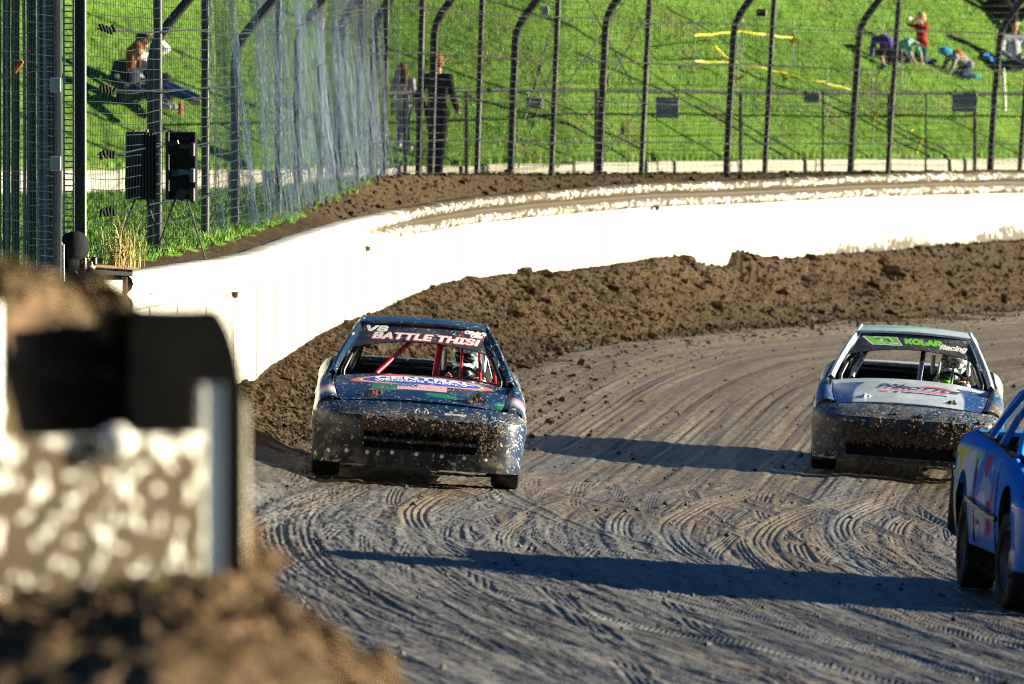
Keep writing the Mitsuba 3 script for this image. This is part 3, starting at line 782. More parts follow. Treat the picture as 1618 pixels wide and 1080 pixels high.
label('gate_post', 'thick black steel gate column at the end of the catch fence', 'post')
d = 44.0 * K
xa, xb = W(117, 0, d)[0], W(135, 0, d)[0]
put('column', box(((xa + xb) / 2, d, 3.2), (xb - xa - 0.012, 0.10, 3.6), 0.006), 'black_mat', parent='gate_post')
put('edge_flange', box((xb - 0.004, d, 3.2), (0.012, 0.13, 3.6), 0.002), 'grey_mat', parent='gate_post')
label('gate_ladder', 'narrow ladder of grey rungs beside the black gate column', 'ladder')
for px in (101, 116):
    put('rail', box((W(px, 0, d + 0.05)[0], d + 0.05, 3.2), (0.014, 0.05, 3.6), 0.002), 'grey_mat', parent='gate_ladder')
for py in np.arange(-30, 420, 9.5):
    put('rung', tube([(W(101, 0, d)[0], d + 0.05, zpx(py, d)), (W(116, 0, d)[0], d + 0.05, zpx(py + rng.uniform(-1, 1), d))], 0.006, 5), 'grey_mat', parent='gate_ladder')
label('gate_leaf', 'dark mesh gate leaf with close upright tubes and sagging wires', 'gate')
d = 43.0 * K
for px, w_ in ((88, 15), (70, 7), (60, 6), (45, 9), (36, 5), (22, 8), (10, 6), (-4, 8)):
    x_ = W(px, 0, d)[0]
    put('upright', tube([(x_, d + 0.1, 1.35), (x_ + rng.uniform(-0.01, 0.01), d + 0.1, 2.8), (x_, d + 0.1, 4.3)], w_ / 2 / 209.0, 8), 'post_mat' if px in (88, 45, 22) else 'steel_web_mat', smooth=40, parent='gate_leaf')
for py in (134, 258):
    put('hinge_plate', box((W(88, 0, d)[0], d - 0.06, zpx(py, d)), (0.085, 0.03, 0.11), 0.006), 'grey_mat', parent='gate_leaf')
lw = []
for py in np.arange(-20, 450, 9.0):
    xs_ = np.linspace(W(-30, 0, d)[0], W(84, 0, d)[0], 12)
    lw.append(tube(np.c_[xs_, np.full(12, d - 0.02) + 0.02 * np.sin(xs_ * 9 + py), zpx(py, d) + 0.012 * np.sin(xs_ * 11 + py * 0.9)], 0.0032, 3, False))
for px in np.arange(-28, 84, 5.0):
    x_ = W(px, 0, d)[0]
    lw.append(tube(np.c_[x_ + 0.008 * np.sin(np.linspace(0, 6, 8) + px), np.full(8, d - 0.02), np.linspace(1.4, 4.3, 8)], 0.0024, 3, False))
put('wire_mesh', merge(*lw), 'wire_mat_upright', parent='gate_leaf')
labels['gate_leaf__wire_mesh'] = {'kind': 'stuff'}
bl = []
for px in (10, 24, 50, 66, 78):
    xs_ = W(px, 0, d + 0.15)[0]
    bl.append(box((xs_, d + 0.16, 2.85), (0.05 + 0.02 * rng.random(), 0.01, 2.9)))
put('screen_strip', merge(*bl), 'screen_mat', parent='gate_leaf')
q = W(29, 105, 43.0 * K - 0.1)
put('marker_flag', box(q, (0.03, 0.012, 0.11), 0.004, Ry(math.radians(35))), 'orange_mat')
label('marker_flag', 'small orange tag tied to the dark gate leaf', 'flag')

# a rusty beam lying behind the wall by the gate and a pale plank post
label('rusty_beam', 'flat rusty beam lying behind the wall end under the fence', 'beam')
p0, p1 = W(136, 418, 45.8 * K), W(208, 426, 46.6 * K)
put('flange', box((p0 + p1) / 2, (np.linalg.norm(p1 - p0), 0.16, 0.022), 0.004, Rz(math.atan2(p1[1] - p0[1], p1[0] - p0[0])) @ Ry(0.03)), 'rust_mat', parent='rusty_beam')
put('web', box((p0 + p1) / 2 - np.array([0, 0, 0.035]), (np.linalg.norm(p1 - p0), 0.02, 0.05), 0.003, Rz(math.atan2(p1[1] - p0[1], p1[0] - p0[0])) @ Ry(0.03)), 'black_rough_mat', parent='rusty_beam')
q = W(96, 415, 43.2 * K)
label('gate_stub', 'short pale stub post beside the hooded photographer', 'post')
put('plate', box((q[0] - 0.01, 43.2 * K, 1.75), (0.05, 0.04, 0.62), 0.01), 'concrete_mat', parent='gate_stub')
put('edge', box((q[0] + 0.022, 43.2 * K - 0.01, 1.74), (0.014, 0.05, 0.60), 0.003), 'white_paint_mat', parent='gate_stub')

# dry grass tuft
bl = []
c0 = W(198, 418, 46.4 * K); c0[2] -= 0.02
for i in range(120):
    a_, l_ = rng.uniform(0, 6.28), rng.gamma(4.0, 0.055)
    b0_ = c0 + np.array([rng.normal(0, 0.075), rng.normal(0, 0.12), 0])
    dx = np.array([math.cos(a_), math.sin(a_), 0]) * rng.uniform(0.02, 0.13)
    p_ = np.array([b0_, b0_ + dx * 0.35 + np.array([0, 0, l_ * 0.6]), b0_ + dx + np.array([0, 0, l_ * (0.9 + 0.1 * rng.random())]), b0_ + dx * 1.5 + np.array([0, 0, l_ * 0.95])])
    bl.append(tube(p_, [0.004, 0.0035, 0.0025, 0.001], 3, False))
put('grass_tuft', merge(*bl), 'straw_mat')
label('grass_tuft', 'tall dry yellow grass tuft behind the wall by the gate', 'grass tuft')

# ---------------------------------------------------------------- loudspeakers on the fence
for n_, (pa, pb) in enumerate(((199, 246), (262, 311))):
    d = 53.0 * K
    a_, b_ = W(pa, 208, d), W(pb, 315, d)
    w_, h_ = b_[0] - a_[0], a_[2] - b_[2]
    key = 'loudspeaker' if n_ == 0 else 'loudspeaker_001'
    cx0, cz0 = (a_[0] + b_[0]) / 2, (a_[2] + b_[2]) / 2
    put('cabinet', box((cx0, d, cz0), (w_, 0.26, h_), 0.012), 'black_rough_mat', parent=key)
    if n_ == 0:
        for i in range(9):
            put('slat', box((cx0 - w_ / 2 + (i + 0.7) * w_ / 9.6, d - 0.137, cz0), (w_ / 22, 0.018, h_ - 0.03), 0.003), 'black_mat', parent=key)
        for i in (0.3, 0.72):
            put('corner_clip', box((cx0 - w_ / 2 + w_ * i, d - 0.13, cz0 + h_ / 2 + 0.008), (0.03, 0.05, 0.03), 0.004), 'grey_mat', parent=key)
    else:
        for i, (zz, rr_) in enumerate(((0.18, 0.085), (-0.06, 0.095), (-0.24, 0.07))):
            put('bracket', merge(box((cx0 + w_ * 0.18, d - 0.15, cz0 + zz), (w_ * 0.5, 0.05, 0.05), 0.01), box((cx0 + w_ * 0.38, d - 0.17, cz0 + zz - 0.03), (0.05, 0.06, 0.14), 0.012)), 'steel_web_mat' if i == 1 else 'black_mat', parent=key)
            put('strap', box((cx0 - w_ * 0.12 + 0.03 * (i - 1), d - 0.15, cz0 + zz * 1.15), (w_ * 0.34, 0.03, 0.05 + 0.02 * i), 0.008, Ry(0.3 * (i - 1))), 'black_mat', parent=key)
        put('side_rail', box((cx0 - w_ * 0.42, d - 0.145, cz0), (0.03, 0.03, h_), 0.004), 'black_mat', parent=key)
    for sg in (-1, 1):
        put('leg', tube([(cx0 + sg * w_ * 0.2, d + 0.02, cz0 - h_ / 2), (cx0 + sg * w_ * 0.9 - 0.02, d + 0.05, gz(cx0, d) - 0.05)], 0.009, 5), 'black_mat', parent=key)
label('loudspeaker', 'plain ribbed black loudspeaker cabinet, left of the fence-side pair', 'loudspeaker', 'black loudspeakers behind the fence')
label('loudspeaker_001', 'black loudspeaker cabinet with exposed brackets, right of the fence-side pair', 'loudspeaker', 'black loudspeakers behind the fence')

# ---------------------------------------------------------------- low rail fence along the kerb
label('rail_fence', 'low black pipe rail fence along the concrete kerb', 'fence')
rx = np.linspace(-3.2, 11.0, 40)
ry = np.interp(rx, kerb_x, kerb_y) - 0.32
rzv = np.interp(rx, kerb_x, kerb_low)
put('top_rail', tube(np.c_[rx, ry, rzv + 1.19], 0.024, 8), 'post_mat', smooth=40, parent='rail_fence')
for px in (530, 640, 737, 942, 1170, 1300, 1404, 1463, 1540, 1640):
    ii = np.argmin(np.abs(rx / ry * FOC + 809 - px))
    x_ = np.interp(px, rx / ry * FOC + 809, rx); y_ = np.interp(x_, rx, ry)
    zz = np.interp(x_, rx, rzv)
    put('post', tube([(x_, y_, zz - 0.2), (x_, y_, zz + 1.2)], 0.028 if px not in (1300, 1463) else 0.014, 8), 'post_mat', smooth=40, parent='rail_fence')
for i, (pa, pb, ya_, yb_, tx) in enumerate(((831, 858, 154, 171, 'small pale box hung under the pipe rail, left of the brace wires'), (1036, 1073, 153, 186, 'dark grey board hung under the pipe rail beside the crossed cables'), (1270, 1296, 147, 162, 'smallest dark board hung under the pipe rail'), (1504, 1544, 146, 177, 'grey board hung under the pipe rail below the crawling child'))):
    x_ = np.interp((pa + pb) / 2, rx / ry * FOC + 809, rx); y_ = np.interp(x_, rx, ry) - 0.05
    a_, b_ = W(pa, ya_, y_), W(pb, yb_, y_)
    key = 'hanging_board' if i == 0 else f'hanging_board_{i:03d}'
    put('board', box(((a_ + b_) / 2), (b_[0] - a_[0], 0.03, a_[2] - b_[2]), 0.005), 'grey_mat', parent=key)
    for t_ in (0.15, 0.85):
        put('hook', box((a_[0] + (b_[0] - a_[0]) * t_, y_ + 0.02, a_[2] + 0.02), (0.02, 0.05, 0.06), 0.004), 'white_paint_mat' if i == 0 else 'black_mat', parent=key)
    label(key, tx, 'board')

# ---------------------------------------------------------------- stakes and yellow tape on the slope
def on_hill(px, py):
    """The point of the slope seen at a photograph pixel."""
    dd = np.linspace(111, 178, 3000)
    q = np.array([W(px, py, t_) for t_ in dd])
    zz = ground_z(q[:, 0], q[:, 1], False)
    j = np.argmax((zz > q[:, 2]) & (dd > np.interp(q[:, 0], kerb_x, kerb_y) + 0.1))
    return np.array([q[j, 0], q[j, 1], zz[j]])


stakes = {}
for i, (px, top, bot, tx) in enumerate(((1097, 35, 122, 'leftmost thin stake holding the yellow tape on the slope'), (1166, 72, 145, 'stake with the low knot of yellow tape, second from the left'), (1172, 33, 100, 'upper stake behind the second one from the left'), (1254, 36, 108, 'stake with the yellow bow of tape'), (1307, 112, 200, 'bare stake right of the yellow bow'), (1379, 126, 225, 'lower stake beside the leaning pole with a yellow knot'), (1425, 80, 165, 'stake hidden partly behind the leaning pole'))):
    b_ = on_hill(px, bot); t_ = W(px, top, b_[1])
    key = 'tape_stake' if i == 0 else f'tape_stake_{i:03d}'
    put('rod', tube([b_ - np.array([0, 0, 0.1]), t_], 0.011, 6), 'grey_mat', parent=key)
    put('tip', lump(t_ + np.array([0, 0, 0.01]), 0.024, i, 1, 0.2), 'white_paint_mat', smooth=True, parent=key)
    label(key, tx, 'stake'); stakes[i] = (b_, t_)
b_ = on_hill(1588, 178); t_ = W(1585, 108, b_[1])
put('white_stake', tube([b_ - np.array([0, 0, 0.1]), (b_ + t_) / 2 + np.array([0.004, 0, 0]), t_], 0.028, 8), 'white_paint_mat', smooth=40)
label('white_stake', 'white stake in the grass below the long-haired sitter', 'stake')


def tape(pts, w_=0.028):
    pts = np.array(pts); out = []
    fine = np.vstack([np.linspace(a_, b_, 8, endpoint=False) for a_, b_ in zip(pts[:-1], pts[1:])] + [pts[-1:]])
    fine[:, 2] += 0.008 * np.sin(np.arange(len(fine)) * 1.7)
    tw = np.arange(len(fine)) * 0.55
    up = np.c_[np.sin(tw) * 0.0, np.sin(tw) * 0.6, 0.8 + 0.2 * np.cos(tw)] * w_ / 2
    th = np.array([0, 0.003, 0])
    return merge(grid(np.stack([fine - up, fine + up], 1)), grid(np.stack([fine - up + th, fine + up + th], 1)))


hp = lambda px, py, lift=0.0: on_hill(px, py + lift) + np.array([0, 0, lift / FOC * 129])
tapes = [([W(1097, 56, stakes[0][0][1]), W(1172, 49, stakes[2][0][1]), W(1254, 60, stakes[3][0][1])], 'upper yellow caution tape strung between the top stakes'),
         ([W(1097, 58, stakes[0][0][1]), W(1130, 72, stakes[0][0][1] - 0.3), hp(1150, 92)], 'slack yellow tape trailing from the leftmost stake'),
         ([W(1097, 97, stakes[0][0][1]), W(1166, 98, stakes[1][0][1]), W(1240, 115, (stakes[1][0][1] + stakes[4][0][1]) / 2), W(1307, 131, stakes[4][0][1]), W(1379, 150, stakes[5][0][1])], 'long lower yellow caution tape running down to the right'),
         ([W(1097, 98, stakes[0][0][1]), W(1140, 120, stakes[0][0][1] - 0.5)], 'short loose yellow tape end below the leftmost stake'),
         ([hp(1425, 130), hp(1470, 143), hp(1503, 155)], 'yellow tape lying on the grass toward the grey board'),
         ([hp(1545, 172), hp(1575, 181), hp(1610, 188)], 'yellow tape lying on the grass under the white stake'),
         ([hp(1448, 245), hp(1456, 225), hp(1463, 207), hp(1440, 207)], 'curled yellow tape scrap low on the grass'),
         ([hp(1305, 182), hp(1335, 182)], 'short yellow tape scrap beside the bare stake')]
for i, (pts, tx) in enumerate(tapes):
    k_ = put('caution_tape', tape(pts), 'yellow_mat')
    label(k_, tx, 'tape')
for i, (px, py, d_) in enumerate(((1254, 62, stakes[3][0][1]), (1237, 120, (stakes[1][0][1] + stakes[4][0][1]) / 2), (1166, 127, stakes[1][0][1]), (1379, 184, stakes[5][0][1]))):
    q = W(px, py, d_ - 0.03)
    bits = [box(q + np.array([rng.uniform(-0.05, 0.05), 0, rng.uniform(-0.06, 0.06)]), (0.05, 0.012, 0.11), 0.003, Ry(rng.uniform(-1.2, 1.2))) for _ in range(4)]
    k_ = put('tape_knot', merge(*bits), 'yellow_mat')
    label(k_, ('yellow bow knotted at the top of a stake', 'yellow knot hanging from the long lower tape', 'yellow knot low on the second stake', 'yellow knot on the lower stake by the leaning pole')[i], 'tape')
# ---------------------------------------------------------------- race cars
# local frame: u to the right seen from the front, v back from the front bumper, z up
_sv = [0.35, 0.55, 1.0, 1.45, 2.2, 3.0, 3.6, 4.2, 4.45]
side_W = PchipInterpolator(_sv, [0.885, 0.895, 0.90, 0.885, 0.875, 0.885, 0.885, 0.855, 0.80])
side_B = PchipInterpolator(_sv, [0.79, 0.80, 0.80, 0.785, 0.765, 0.755, 0.745, 0.71, 0.67])
side_Z = PchipInterpolator(_sv, [0.655, 0.705, 0.79, 0.85, 0.885, 0.915, 0.93, 0.935, 0.92])
hood_zc = PchipInterpolator([0.28, 0.36, 0.8, 1.2, 1.42, 1.6], [0.672, 0.698, 0.790, 0.845, 0.872, 0.885])
hood_hw = PchipInterpolator([0.28, 0.36, 0.5, 0.9, 1.42, 1.6], [0.66, 0.675, 0.70, 0.725, 0.745, 0.75])
hood_z = lambda u, v: hood_zc(v) - 0.055 * (np.abs(u) / 0.74) ** 2.2
WHEEL_V = (0.88, 3.44)


def side_grid(v0, v1, sg, nv, arch=None, top=None, zlow=0.19, nt=22):
    """The body side between two stations, belt to sill, with the wheel arch cut out."""
    v = np.linspace(v0, v1, nv)
    t = np.linspace(0, 1, nt)
    P = np.zeros((nv, nt, 3))
    for i, a in enumerate(v):
        Wm, B, Z = float(side_W(a)), float(side_B(a)), float(side_Z(a))
        c = PchipInterpolator([0, 0.10, 0.28, 0.5, 0.75, 1.0], [B, B + (Wm - B) * 0.55, Wm - 0.006, Wm, Wm - 0.012, Wm - 0.035])
        h = PchipInterpolator([0, 0.10, 0.28, 0.5, 0.75, 1.0], [Z, Z - 0.035, Z - 0.16, 0.5, 0.34, zlow])
        P[i] = np.stack([sg * c(t), np.full(nt, a), h(t)], -1)
    if top is not None:                                            # strip from the bonnet's edge to the shoulder
        st = []
        for a in v:
            hu = float(hood_hw(a)); st.append([[sg * (hu + (float(side_B(a)) - hu) * q), a, float(hood_z(hu, a)) * (1 - q) + float(side_Z(a)) * q + 0.012 * math.sin(q * 3.14)] for q in (0.02, 0.33, 0.66)])
        P = np.concatenate([np.array(st), P], 1)
    keep = np.ones((nv - 1, P.shape[1] - 1), bool)
    if arch is not None:
        d = np.hypot(P[..., 1] - arch[0], P[..., 2] - arch[1]); ins = d < arch[2]
        keep = ~(ins[1:, 1:] & ins[:-1, :-1] & ins[1:, :-1] & ins[:-1, 1:])
        s = np.where(ins & (d > arch[2] * 0.5), arch[2] / np.maximum(d, 1e-6), 1)
        P[..., 1] = arch[0] + (P[..., 1] - arch[0]) * s; P[..., 2] = arch[1] + (P[..., 2] - arch[1]) * s
    return grid(P, keep)


_nu = np.array([0, 0.25, 0.45, 0.62, 0.74, 0.82, 0.868, 0.888, 0.892])
_nv = np.array([0, 0.004, 0.020, 0.058, 0.118, 0.205, 0.31, 0.43, 0.55])
_arc = np.r_[0, np.cumsum(np.hypot(np.diff(_nu), np.diff(_nv)))] 
nose_u, nose_v = PchipInterpolator(_arc, _nu), PchipInterpolator(_arc, _nv)
nose_off = PchipInterpolator([0.10, 0.14, 0.25, 0.40, 0.545, 0.565, 0.62, 0.66, 0.70], [0.075, 0.055, 0.02, 0.0, 0.015, 0.055, 0.15, 0.245, 0.35])
nose_ws = PchipInterpolator([0.10, 0.14, 0.35, 0.555, 0.62, 0.66, 0.70], [0.95, 0.965, 0.985, 1.0, 0.975, 0.94, 0.90])


def nose_pt(a, z, drop=True):
    """a: signed arc length along the nose's plan curve."""
    sg, aa = np.sign(a), np.minimum(np.abs(a), _arc[-1])
    off = nose_off(z); vv = nose_v(aa)
    v = vv * (0.55 - off) / 0.55 + off
    u = sg * nose_u(aa) * nose_ws(z)
    zz = z - np.where(z > 0.56, (z - 0.56) * 0.30 * (np.abs(u) / 0.85) ** 2, 0) if drop else z
    return np.stack([u, v, zz], -1)


def nose_grid(z0, z1, nz, holes=(), na=96, zs=None):
    a = np.linspace(-_arc[-1], _arc[-1], na)
    if holes:                                                      # put columns on the holes' edges
        for u0, u1, _, _ in holes:
            for uu in (u0, u1): a[np.argmin(np.abs(a - uu))] = uu
        a.sort()
    z = np.linspace(z0, z1, nz) if zs is None else np.array(zs)
    P = nose_pt(np.broadcast_to(a[:, None], (na, len(z))), np.broadcast_to(z[None], (na, len(z))))
    keep = np.ones((na - 1, len(z) - 1), bool)
    am, zm = (a[1:] + a[:-1]) / 2, (z[1:] + z[:-1]) / 2
    parts = []
    for u0, u1, h0, h1 in holes:
        keep &= ~((am[:, None] > u0) & (am[:, None] < u1) & (zm[None] > h0) & (zm[None] < h1))
        aa = np.linspace(u0, u1, 20)
        for h in (h0, h1):
            e = nose_pt(aa, np.full(20, h)); parts.append(grid(np.stack([e, e + np.array([0, 0.05, 0])], 1)))
        for u in (u0, u1):
            e = nose_pt(np.full(5, u), np.linspace(h0, h1, 5)); parts.append(grid(np.stack([e, e + np.array([0, 0.05, 0])], 1)))
    return merge(grid(P, keep), *parts)


ws_pt = lambda u, f, lift=0.0: np.stack([u, 2.06 - 0.64 * f - lift * 0.486 - 0.03 * (1 - (u / 0.75) ** 2), 1.262 - 0.395 * f + lift * 0.876 + 0.020 * (1 - (u / 0.6) ** 2)], -1)
ws_hw = lambda f: 0.515 + 0.215 * f


def wrap_text(text, h, fn, shear=0.22, bold=False, stretch=1.0, depth=0.0015, size=0.03, fat=0.0):
    m = meshkit.text_mesh(text, h, depth, bold)
    v, f = trimesh.remesh.subdivide_to_size(np.array(m.vertices), np.array(m.faces), size)
    sh = [(0, 0)] if fat == 0 else [(0, 0), (fat, 0), (-fat, 0), (0, fat), (0, -fat), (fat * 0.7, fat * 0.7), (-fat * 0.7, -fat * 0.7)]
    return merge(*[(fn((v[:, 0] + shear * v[:, 1]) * stretch + a_, v[:, 1] + b_, v[:, 2] + 0.0002 * i), f) for i, (a_, b_) in enumerate(sh)])


def on_banner(u0, f0):
    return lambda x, y, z: ws_pt(u0 + x, f0 - y / 0.735, 0.004 + z)


def on_hood(u0, v0, ys=1.0, lift=0.004):
    return lambda x, y, z: np.stack([u0 + x, v0 + y * ys, hood_z(u0 + x, v0 + y * ys) + lift + z], -1)


def disc_on(fn, a, b, n=40, rings=4):
    th = np.linspace(0, 2 * np.pi, n + 1); r = np.linspace(0, 1, rings + 1)
    x, y = a * r[:, None] * np.cos(th), b * r[:, None] * np.sin(th)
    P = fn(x.ravel(), y.ravel(), np.zeros(x.size)).reshape(rings + 1, n + 1, 3)
    uv = np.stack([(x / a).ravel(), (y / b).ravel()], -1)
    return grid(P), uv


cell = lambda w: (w * 7.31) - dr.floor(w * 7.31)


def mud_paint(M, base, amount, film, speck=(0.46, 0.42, 0.36), mudc=(0.13, 0.105, 0.080)):
    """Colour of painted sheet metal under flung mud, read in the car's own frame."""
    I = np.linalg.inv(M)

    def fn(p, n, uv):
        u = float(I[0, 0]) * p.x + float(I[0, 1]) * p.y + float(I[0, 2]) * p.z + float(I[0, 3])
        v = float(I[1, 0]) * p.x + float(I[1, 1]) * p.y + float(I[1, 2]) * p.z + float(I[1, 3])
        z = float(I[2, 0]) * p.x + float(I[2, 1]) * p.y + float(I[2, 2]) * p.z + float(I[2, 3])
        c = mi.Color3f(base(u, v, z))
        q = z + v * 0.45
        am = amount(u, v, z) * (0.15 + 1.9 * SS(0.25, 0.75, F(u * 3.0, q * 4.0, 4.0)))
        ox, oy = (N(u * 55.0, q * 55.0, 1.0) - 0.5) * 0.9, (N(u * 55.0, q * 55.0, 5.0) - 0.5) * 0.9
        d1, _, w1 = V(u * 27.0 + ox, q * 30.0 + oy)
        d2, _, w2 = V(u * 60.0 + 5.0 + ox, q * 64.0 + oy)
        r1 = 0.10 + 0.26 * w1 * w1
        s1 = (1 - SS(r1, r1 + 0.10, d1)) * SS(0.99 - am * 0.55, 1.0 - am * 0.50, cell(w1))
        s2 = (1 - SS(0.22, 0.36, d2)) * SS(0.99 - am * 0.40, 1.0 - am * 0.36, w2)
        fl = film(u, v, z)
        cloud = F(u * 5.0, q * 6.0, 3.0) * 0.55 + F(u * 42.0, q * 42.0, 8.0) * 0.45
        m = dr.clip(fl * (3.2 * SS(0.30, 0.75, cloud)), 0, 0.97)
        tone = mix(mudc, (0.17, 0.155, 0.135), SS(0.35, 0.8, F(u * 16.0, q * 14.0, 6.0)))
        c = c * (1 - m) + tone * m
        return mix(c, speck, dr.clip(s1 + s2 * 0.9, 0, 1) * 0.9)
    return mikit.proc(fn)


def car_matrix(x, y, yaw):
    """Sets the car down on its four wheels on the ground as it lies there."""
    c, s = math.cos(yaw), math.sin(yaw)
    zs = {}
    for nm, (u, v) in {'fl': (-0.77, 0.88), 'fr': (0.77, 0.88), 'rl': (-0.77, 3.44), 'rr': (0.77, 3.44)}.items():
        zs[nm] = gz(x + u * c - v * s, y + u * s + v * c)
    roll = math.atan2(((zs['fl'] - zs['fr']) + (zs['rl'] - zs['rr'])) / 2, 1.54)
    pit = math.atan2(((zs['rl'] - zs['fl']) + (zs['rr'] - zs['fr'])) / 2, 2.56)
    z0 = (zs['fl'] + zs['fr']) / 2 - math.sin(pit) * 0.88
    return Tr(x, y, z0 + 0.004) @ Rz(yaw) @ Rx(pit) @ Ry(roll)


def sweep_rect(pts, w, h, up):
    """A rectangular bar along a path; up: direction of its height."""
    p = np.asarray(pts, float); t = np.gradient(p, axis=0); t /= np.linalg.norm(t, axis=1, keepdims=True)
    upv = np.broadcast_to(np.asarray(up, float), p.shape)
    a = np.cross(t, upv); a /= np.linalg.norm(a, axis=1, keepdims=True)
    b = np.cross(a, t)
    w, h = np.broadcast_to(w, (len(p),))[:, None] / 2, np.broadcast_to(h, (len(p),))[:, None] / 2
    c = 0.75
    ring = [p + a * w * x + b * h * y for x, y in ((1, c), (c, 1), (-c, 1), (-1, c), (-1, -c), (-c, -1), (c, -1), (1, -c), (1, c))]
    return grid(np.stack(ring, 1))


def build_car(key, M, sp):
    P_, Bd, Cg = sp['paint'], sp['bumper'], sp['cage']
    Mg = M @ Tr(0, 0, -sp.get('lift', 0.0))
    add = lambda name, mesh, m, sm=35, uv=None, par=None: put(name, mesh, m, smooth=sm, uv=uv, parent=par or key, M=M)
    # nose and bumper cover
    holes = sp['holes']
    zs = sorted(set([0.14, 0.17, 0.20, 0.23, 0.26, 0.30, 0.36, 0.40, 0.46, 0.50, 0.53, 0.552] + [h for q in holes for h in q[2:]]))
    b = add('bumper_cover', nose_grid(0, 0, 0, holes, 110, zs), Bd)
    a_ = np.linspace(-_arc[-1], _arc[-1], 90)
    add('nose_panel', merge(nose_grid(0.556, 0.672, 8, (), 90), grid(np.stack([nose_pt(a_, np.full(90, 0.552)), nose_pt(a_, np.full(90, 0.556))], 1))), sp.get('nose', P_))
    add('grille_back', box((0, 0.16, 0.35), (1.14, 0.02, 0.36)), 'black_rough_mat', False)
    for u0, u1, h0, h1 in holes:
        for k in range(1, sp.get('fins', 7)):
            uu = u0 + (u1 - u0) * k / sp.get('fins', 7)
            q = nose_pt(np.array(uu), np.array((h0 + h1) / 2))
            add('grille_fin', box(q + np.array([0, 0.022, 0]), (0.006, 0.02, h1 - h0)), sp.get('fin_mat', 'grey_mat'), False, None)
    # bonnet, wings, scuttle
    u = np.linspace(-1, 1, 40); v = np.linspace(0.335, 1.41, 34)
    U = u[:, None] * hood_hw(v)[None] * 0.992
    VV = np.broadcast_to(v[None], U.shape) + 0.03 * (1 - (u[:, None]) ** 2) * np.clip((0.6 - v) / 0.3, 0, 1)[None] * -0.5
    H = np.stack([U, VV, hood_z(U, VV) + 0.006], -1)
    lip = np.stack([H[:, 0], H[:, 0] + np.array([0, 0.01, -0.022])], 1)
    add('bonnet', merge(grid(H), grid(lip)), sp.get('hood', P_))
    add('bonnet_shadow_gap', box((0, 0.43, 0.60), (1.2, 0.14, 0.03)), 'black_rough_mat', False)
    for sg in (-1, 1):
        add('front_wing', side_grid(0.40, 1.47, sg, 64, (WHEEL_V[0], 0.30, 0.375), True), sp.get('side', P_))
        add('door', side_grid(1.475, 2.72, sg, 30), sp.get('side', P_))
        add('rear_wing', side_grid(2.725, 4.42, sg, 80, (WHEEL_V[1], 0.30, 0.375)), sp.get('side', P_))
        for vg in (1.4725, 2.7225):                                 # dark gaps round the doors
            zt = np.linspace(0.22, float(side_Z(vg)) - 0.02, 12)
            cg = PchipInterpolator([0.15, 0.34, 0.5, float(side_Z(vg)) - 0.16, float(side_Z(vg))], [float(side_W(vg)) - 0.03, float(side_W(vg)) - 0.010, float(side_W(vg)) + 0.001, float(side_W(vg)) - 0.004, float(side_B(vg)) + 0.001])
            add('door_gap', tube(np.stack([sg * cg(zt), np.full(12, vg), zt], -1), 0.006, 4), 'black_rough_mat', False)
        # roof pillar: windscreen pillar, roof rail and rear pillar in one sweep
        path = np.array([(0.752, 1.36, 0.842), (0.715, 1.55, 0.945), (0.655, 1.74, 1.07), (0.590, 1.93, 1.187), (0.548, 2.07, 1.248), (0.525, 2.25, 1.283), (0.520, 2.6, 1.300), (0.525, 2.95, 1.280), (0.56, 3.15, 1.225), (0.62, 3.45, 1.06), (0.68, 3.74, 0.93)])
        tt = np.linspace(0, 1, len(path)); pc = CubicSpline(tt, path)(np.linspace(0, 1, 40)); pc[:, 0] *= sg
        outw = np.stack([np.full(40, sg * 0.8), np.linspace(-0.35, 0.45, 40), np.full(40, 0.62)], -1)
        add('roof_pillar', sweep_rect(pc, 0.055, 0.05, outw), sp.get('pillar', P_), 30)
        if sp.get('sedan'):
            pb = np.array([(0.765, 2.42, 0.86), (0.66, 2.44, 1.07), (0.535, 2.47, 1.245)]); pb[:, 0] *= sg
            add('door_pillar', sweep_rect(pb, 0.085, 0.045, (sg, 0, 0.6)), sp.get('pillar', P_), 30)
            pb = np.array([(0.755, 3.16, 0.89), (0.67, 3.12, 1.05), (0.55, 3.05, 1.225)]); pb[:, 0] *= sg
            add('door_pillar', sweep_rect(pb, 0.06, 0.045, (sg, 0, 0.6)), sp.get('pillar', P_), 30)
        add('door_sill_top', sweep_rect([(sg * float(side_B(a)), a, float(side_Z(a)) - 0.012) for a in np.linspace(1.42, 3.7, 12)], 0.05, 0.03, (0, 0, 1)), 'interior_mat', 30)
        add('inner_side', grid(np.stack([np.stack([np.full(10, sg * 0.74), np.linspace(1.0, 4.3, 10), np.full(10, z)], -1) for z in (0.2, 0.55, 0.84)], 1)), 'interior_mat', False)
    # roof
    u = np.linspace(-1, 1, 24); v = np.linspace(2.035, 3.05, 20)
    U = np.broadcast_to(u[:, None] * 0.525, (24, 20)); VV = np.broadcast_to(v[None], (24, 20)) - 0.03 * (1 - u[:, None] ** 2) * (v[None] < 2.3)
    Zr = 1.276 + 0.042 * np.sin(np.clip((VV - 1.95) / 1.25, 0, 1) * np.pi) + 0.026 * (1 - (U / 0.525) ** 2)
    Rf = np.stack([U, VV, Zr], -1)
    add('roof', merge(grid(Rf), grid(np.stack([Rf[:, 0], Rf[:, 0] + np.array([0, 0.008, -0.022])], 1)), grid(Rf - np.array([0, 0, 0.02]))), sp.get('roof', P_))
    # windscreen banner
    us = np.linspace(-1, 1, 36)
    fb = lambda x: 0.50 - 0.155 * (1 - np.abs(x) ** 2.2)
    rows = [np.stack([ws_pt(x * (ws_hw(g * fb(x)) - 0.012), g * fb(x)) for x in us]) for g in np.linspace(-0.02, 1, 10)]
    Bn = np.stack(rows, 1)
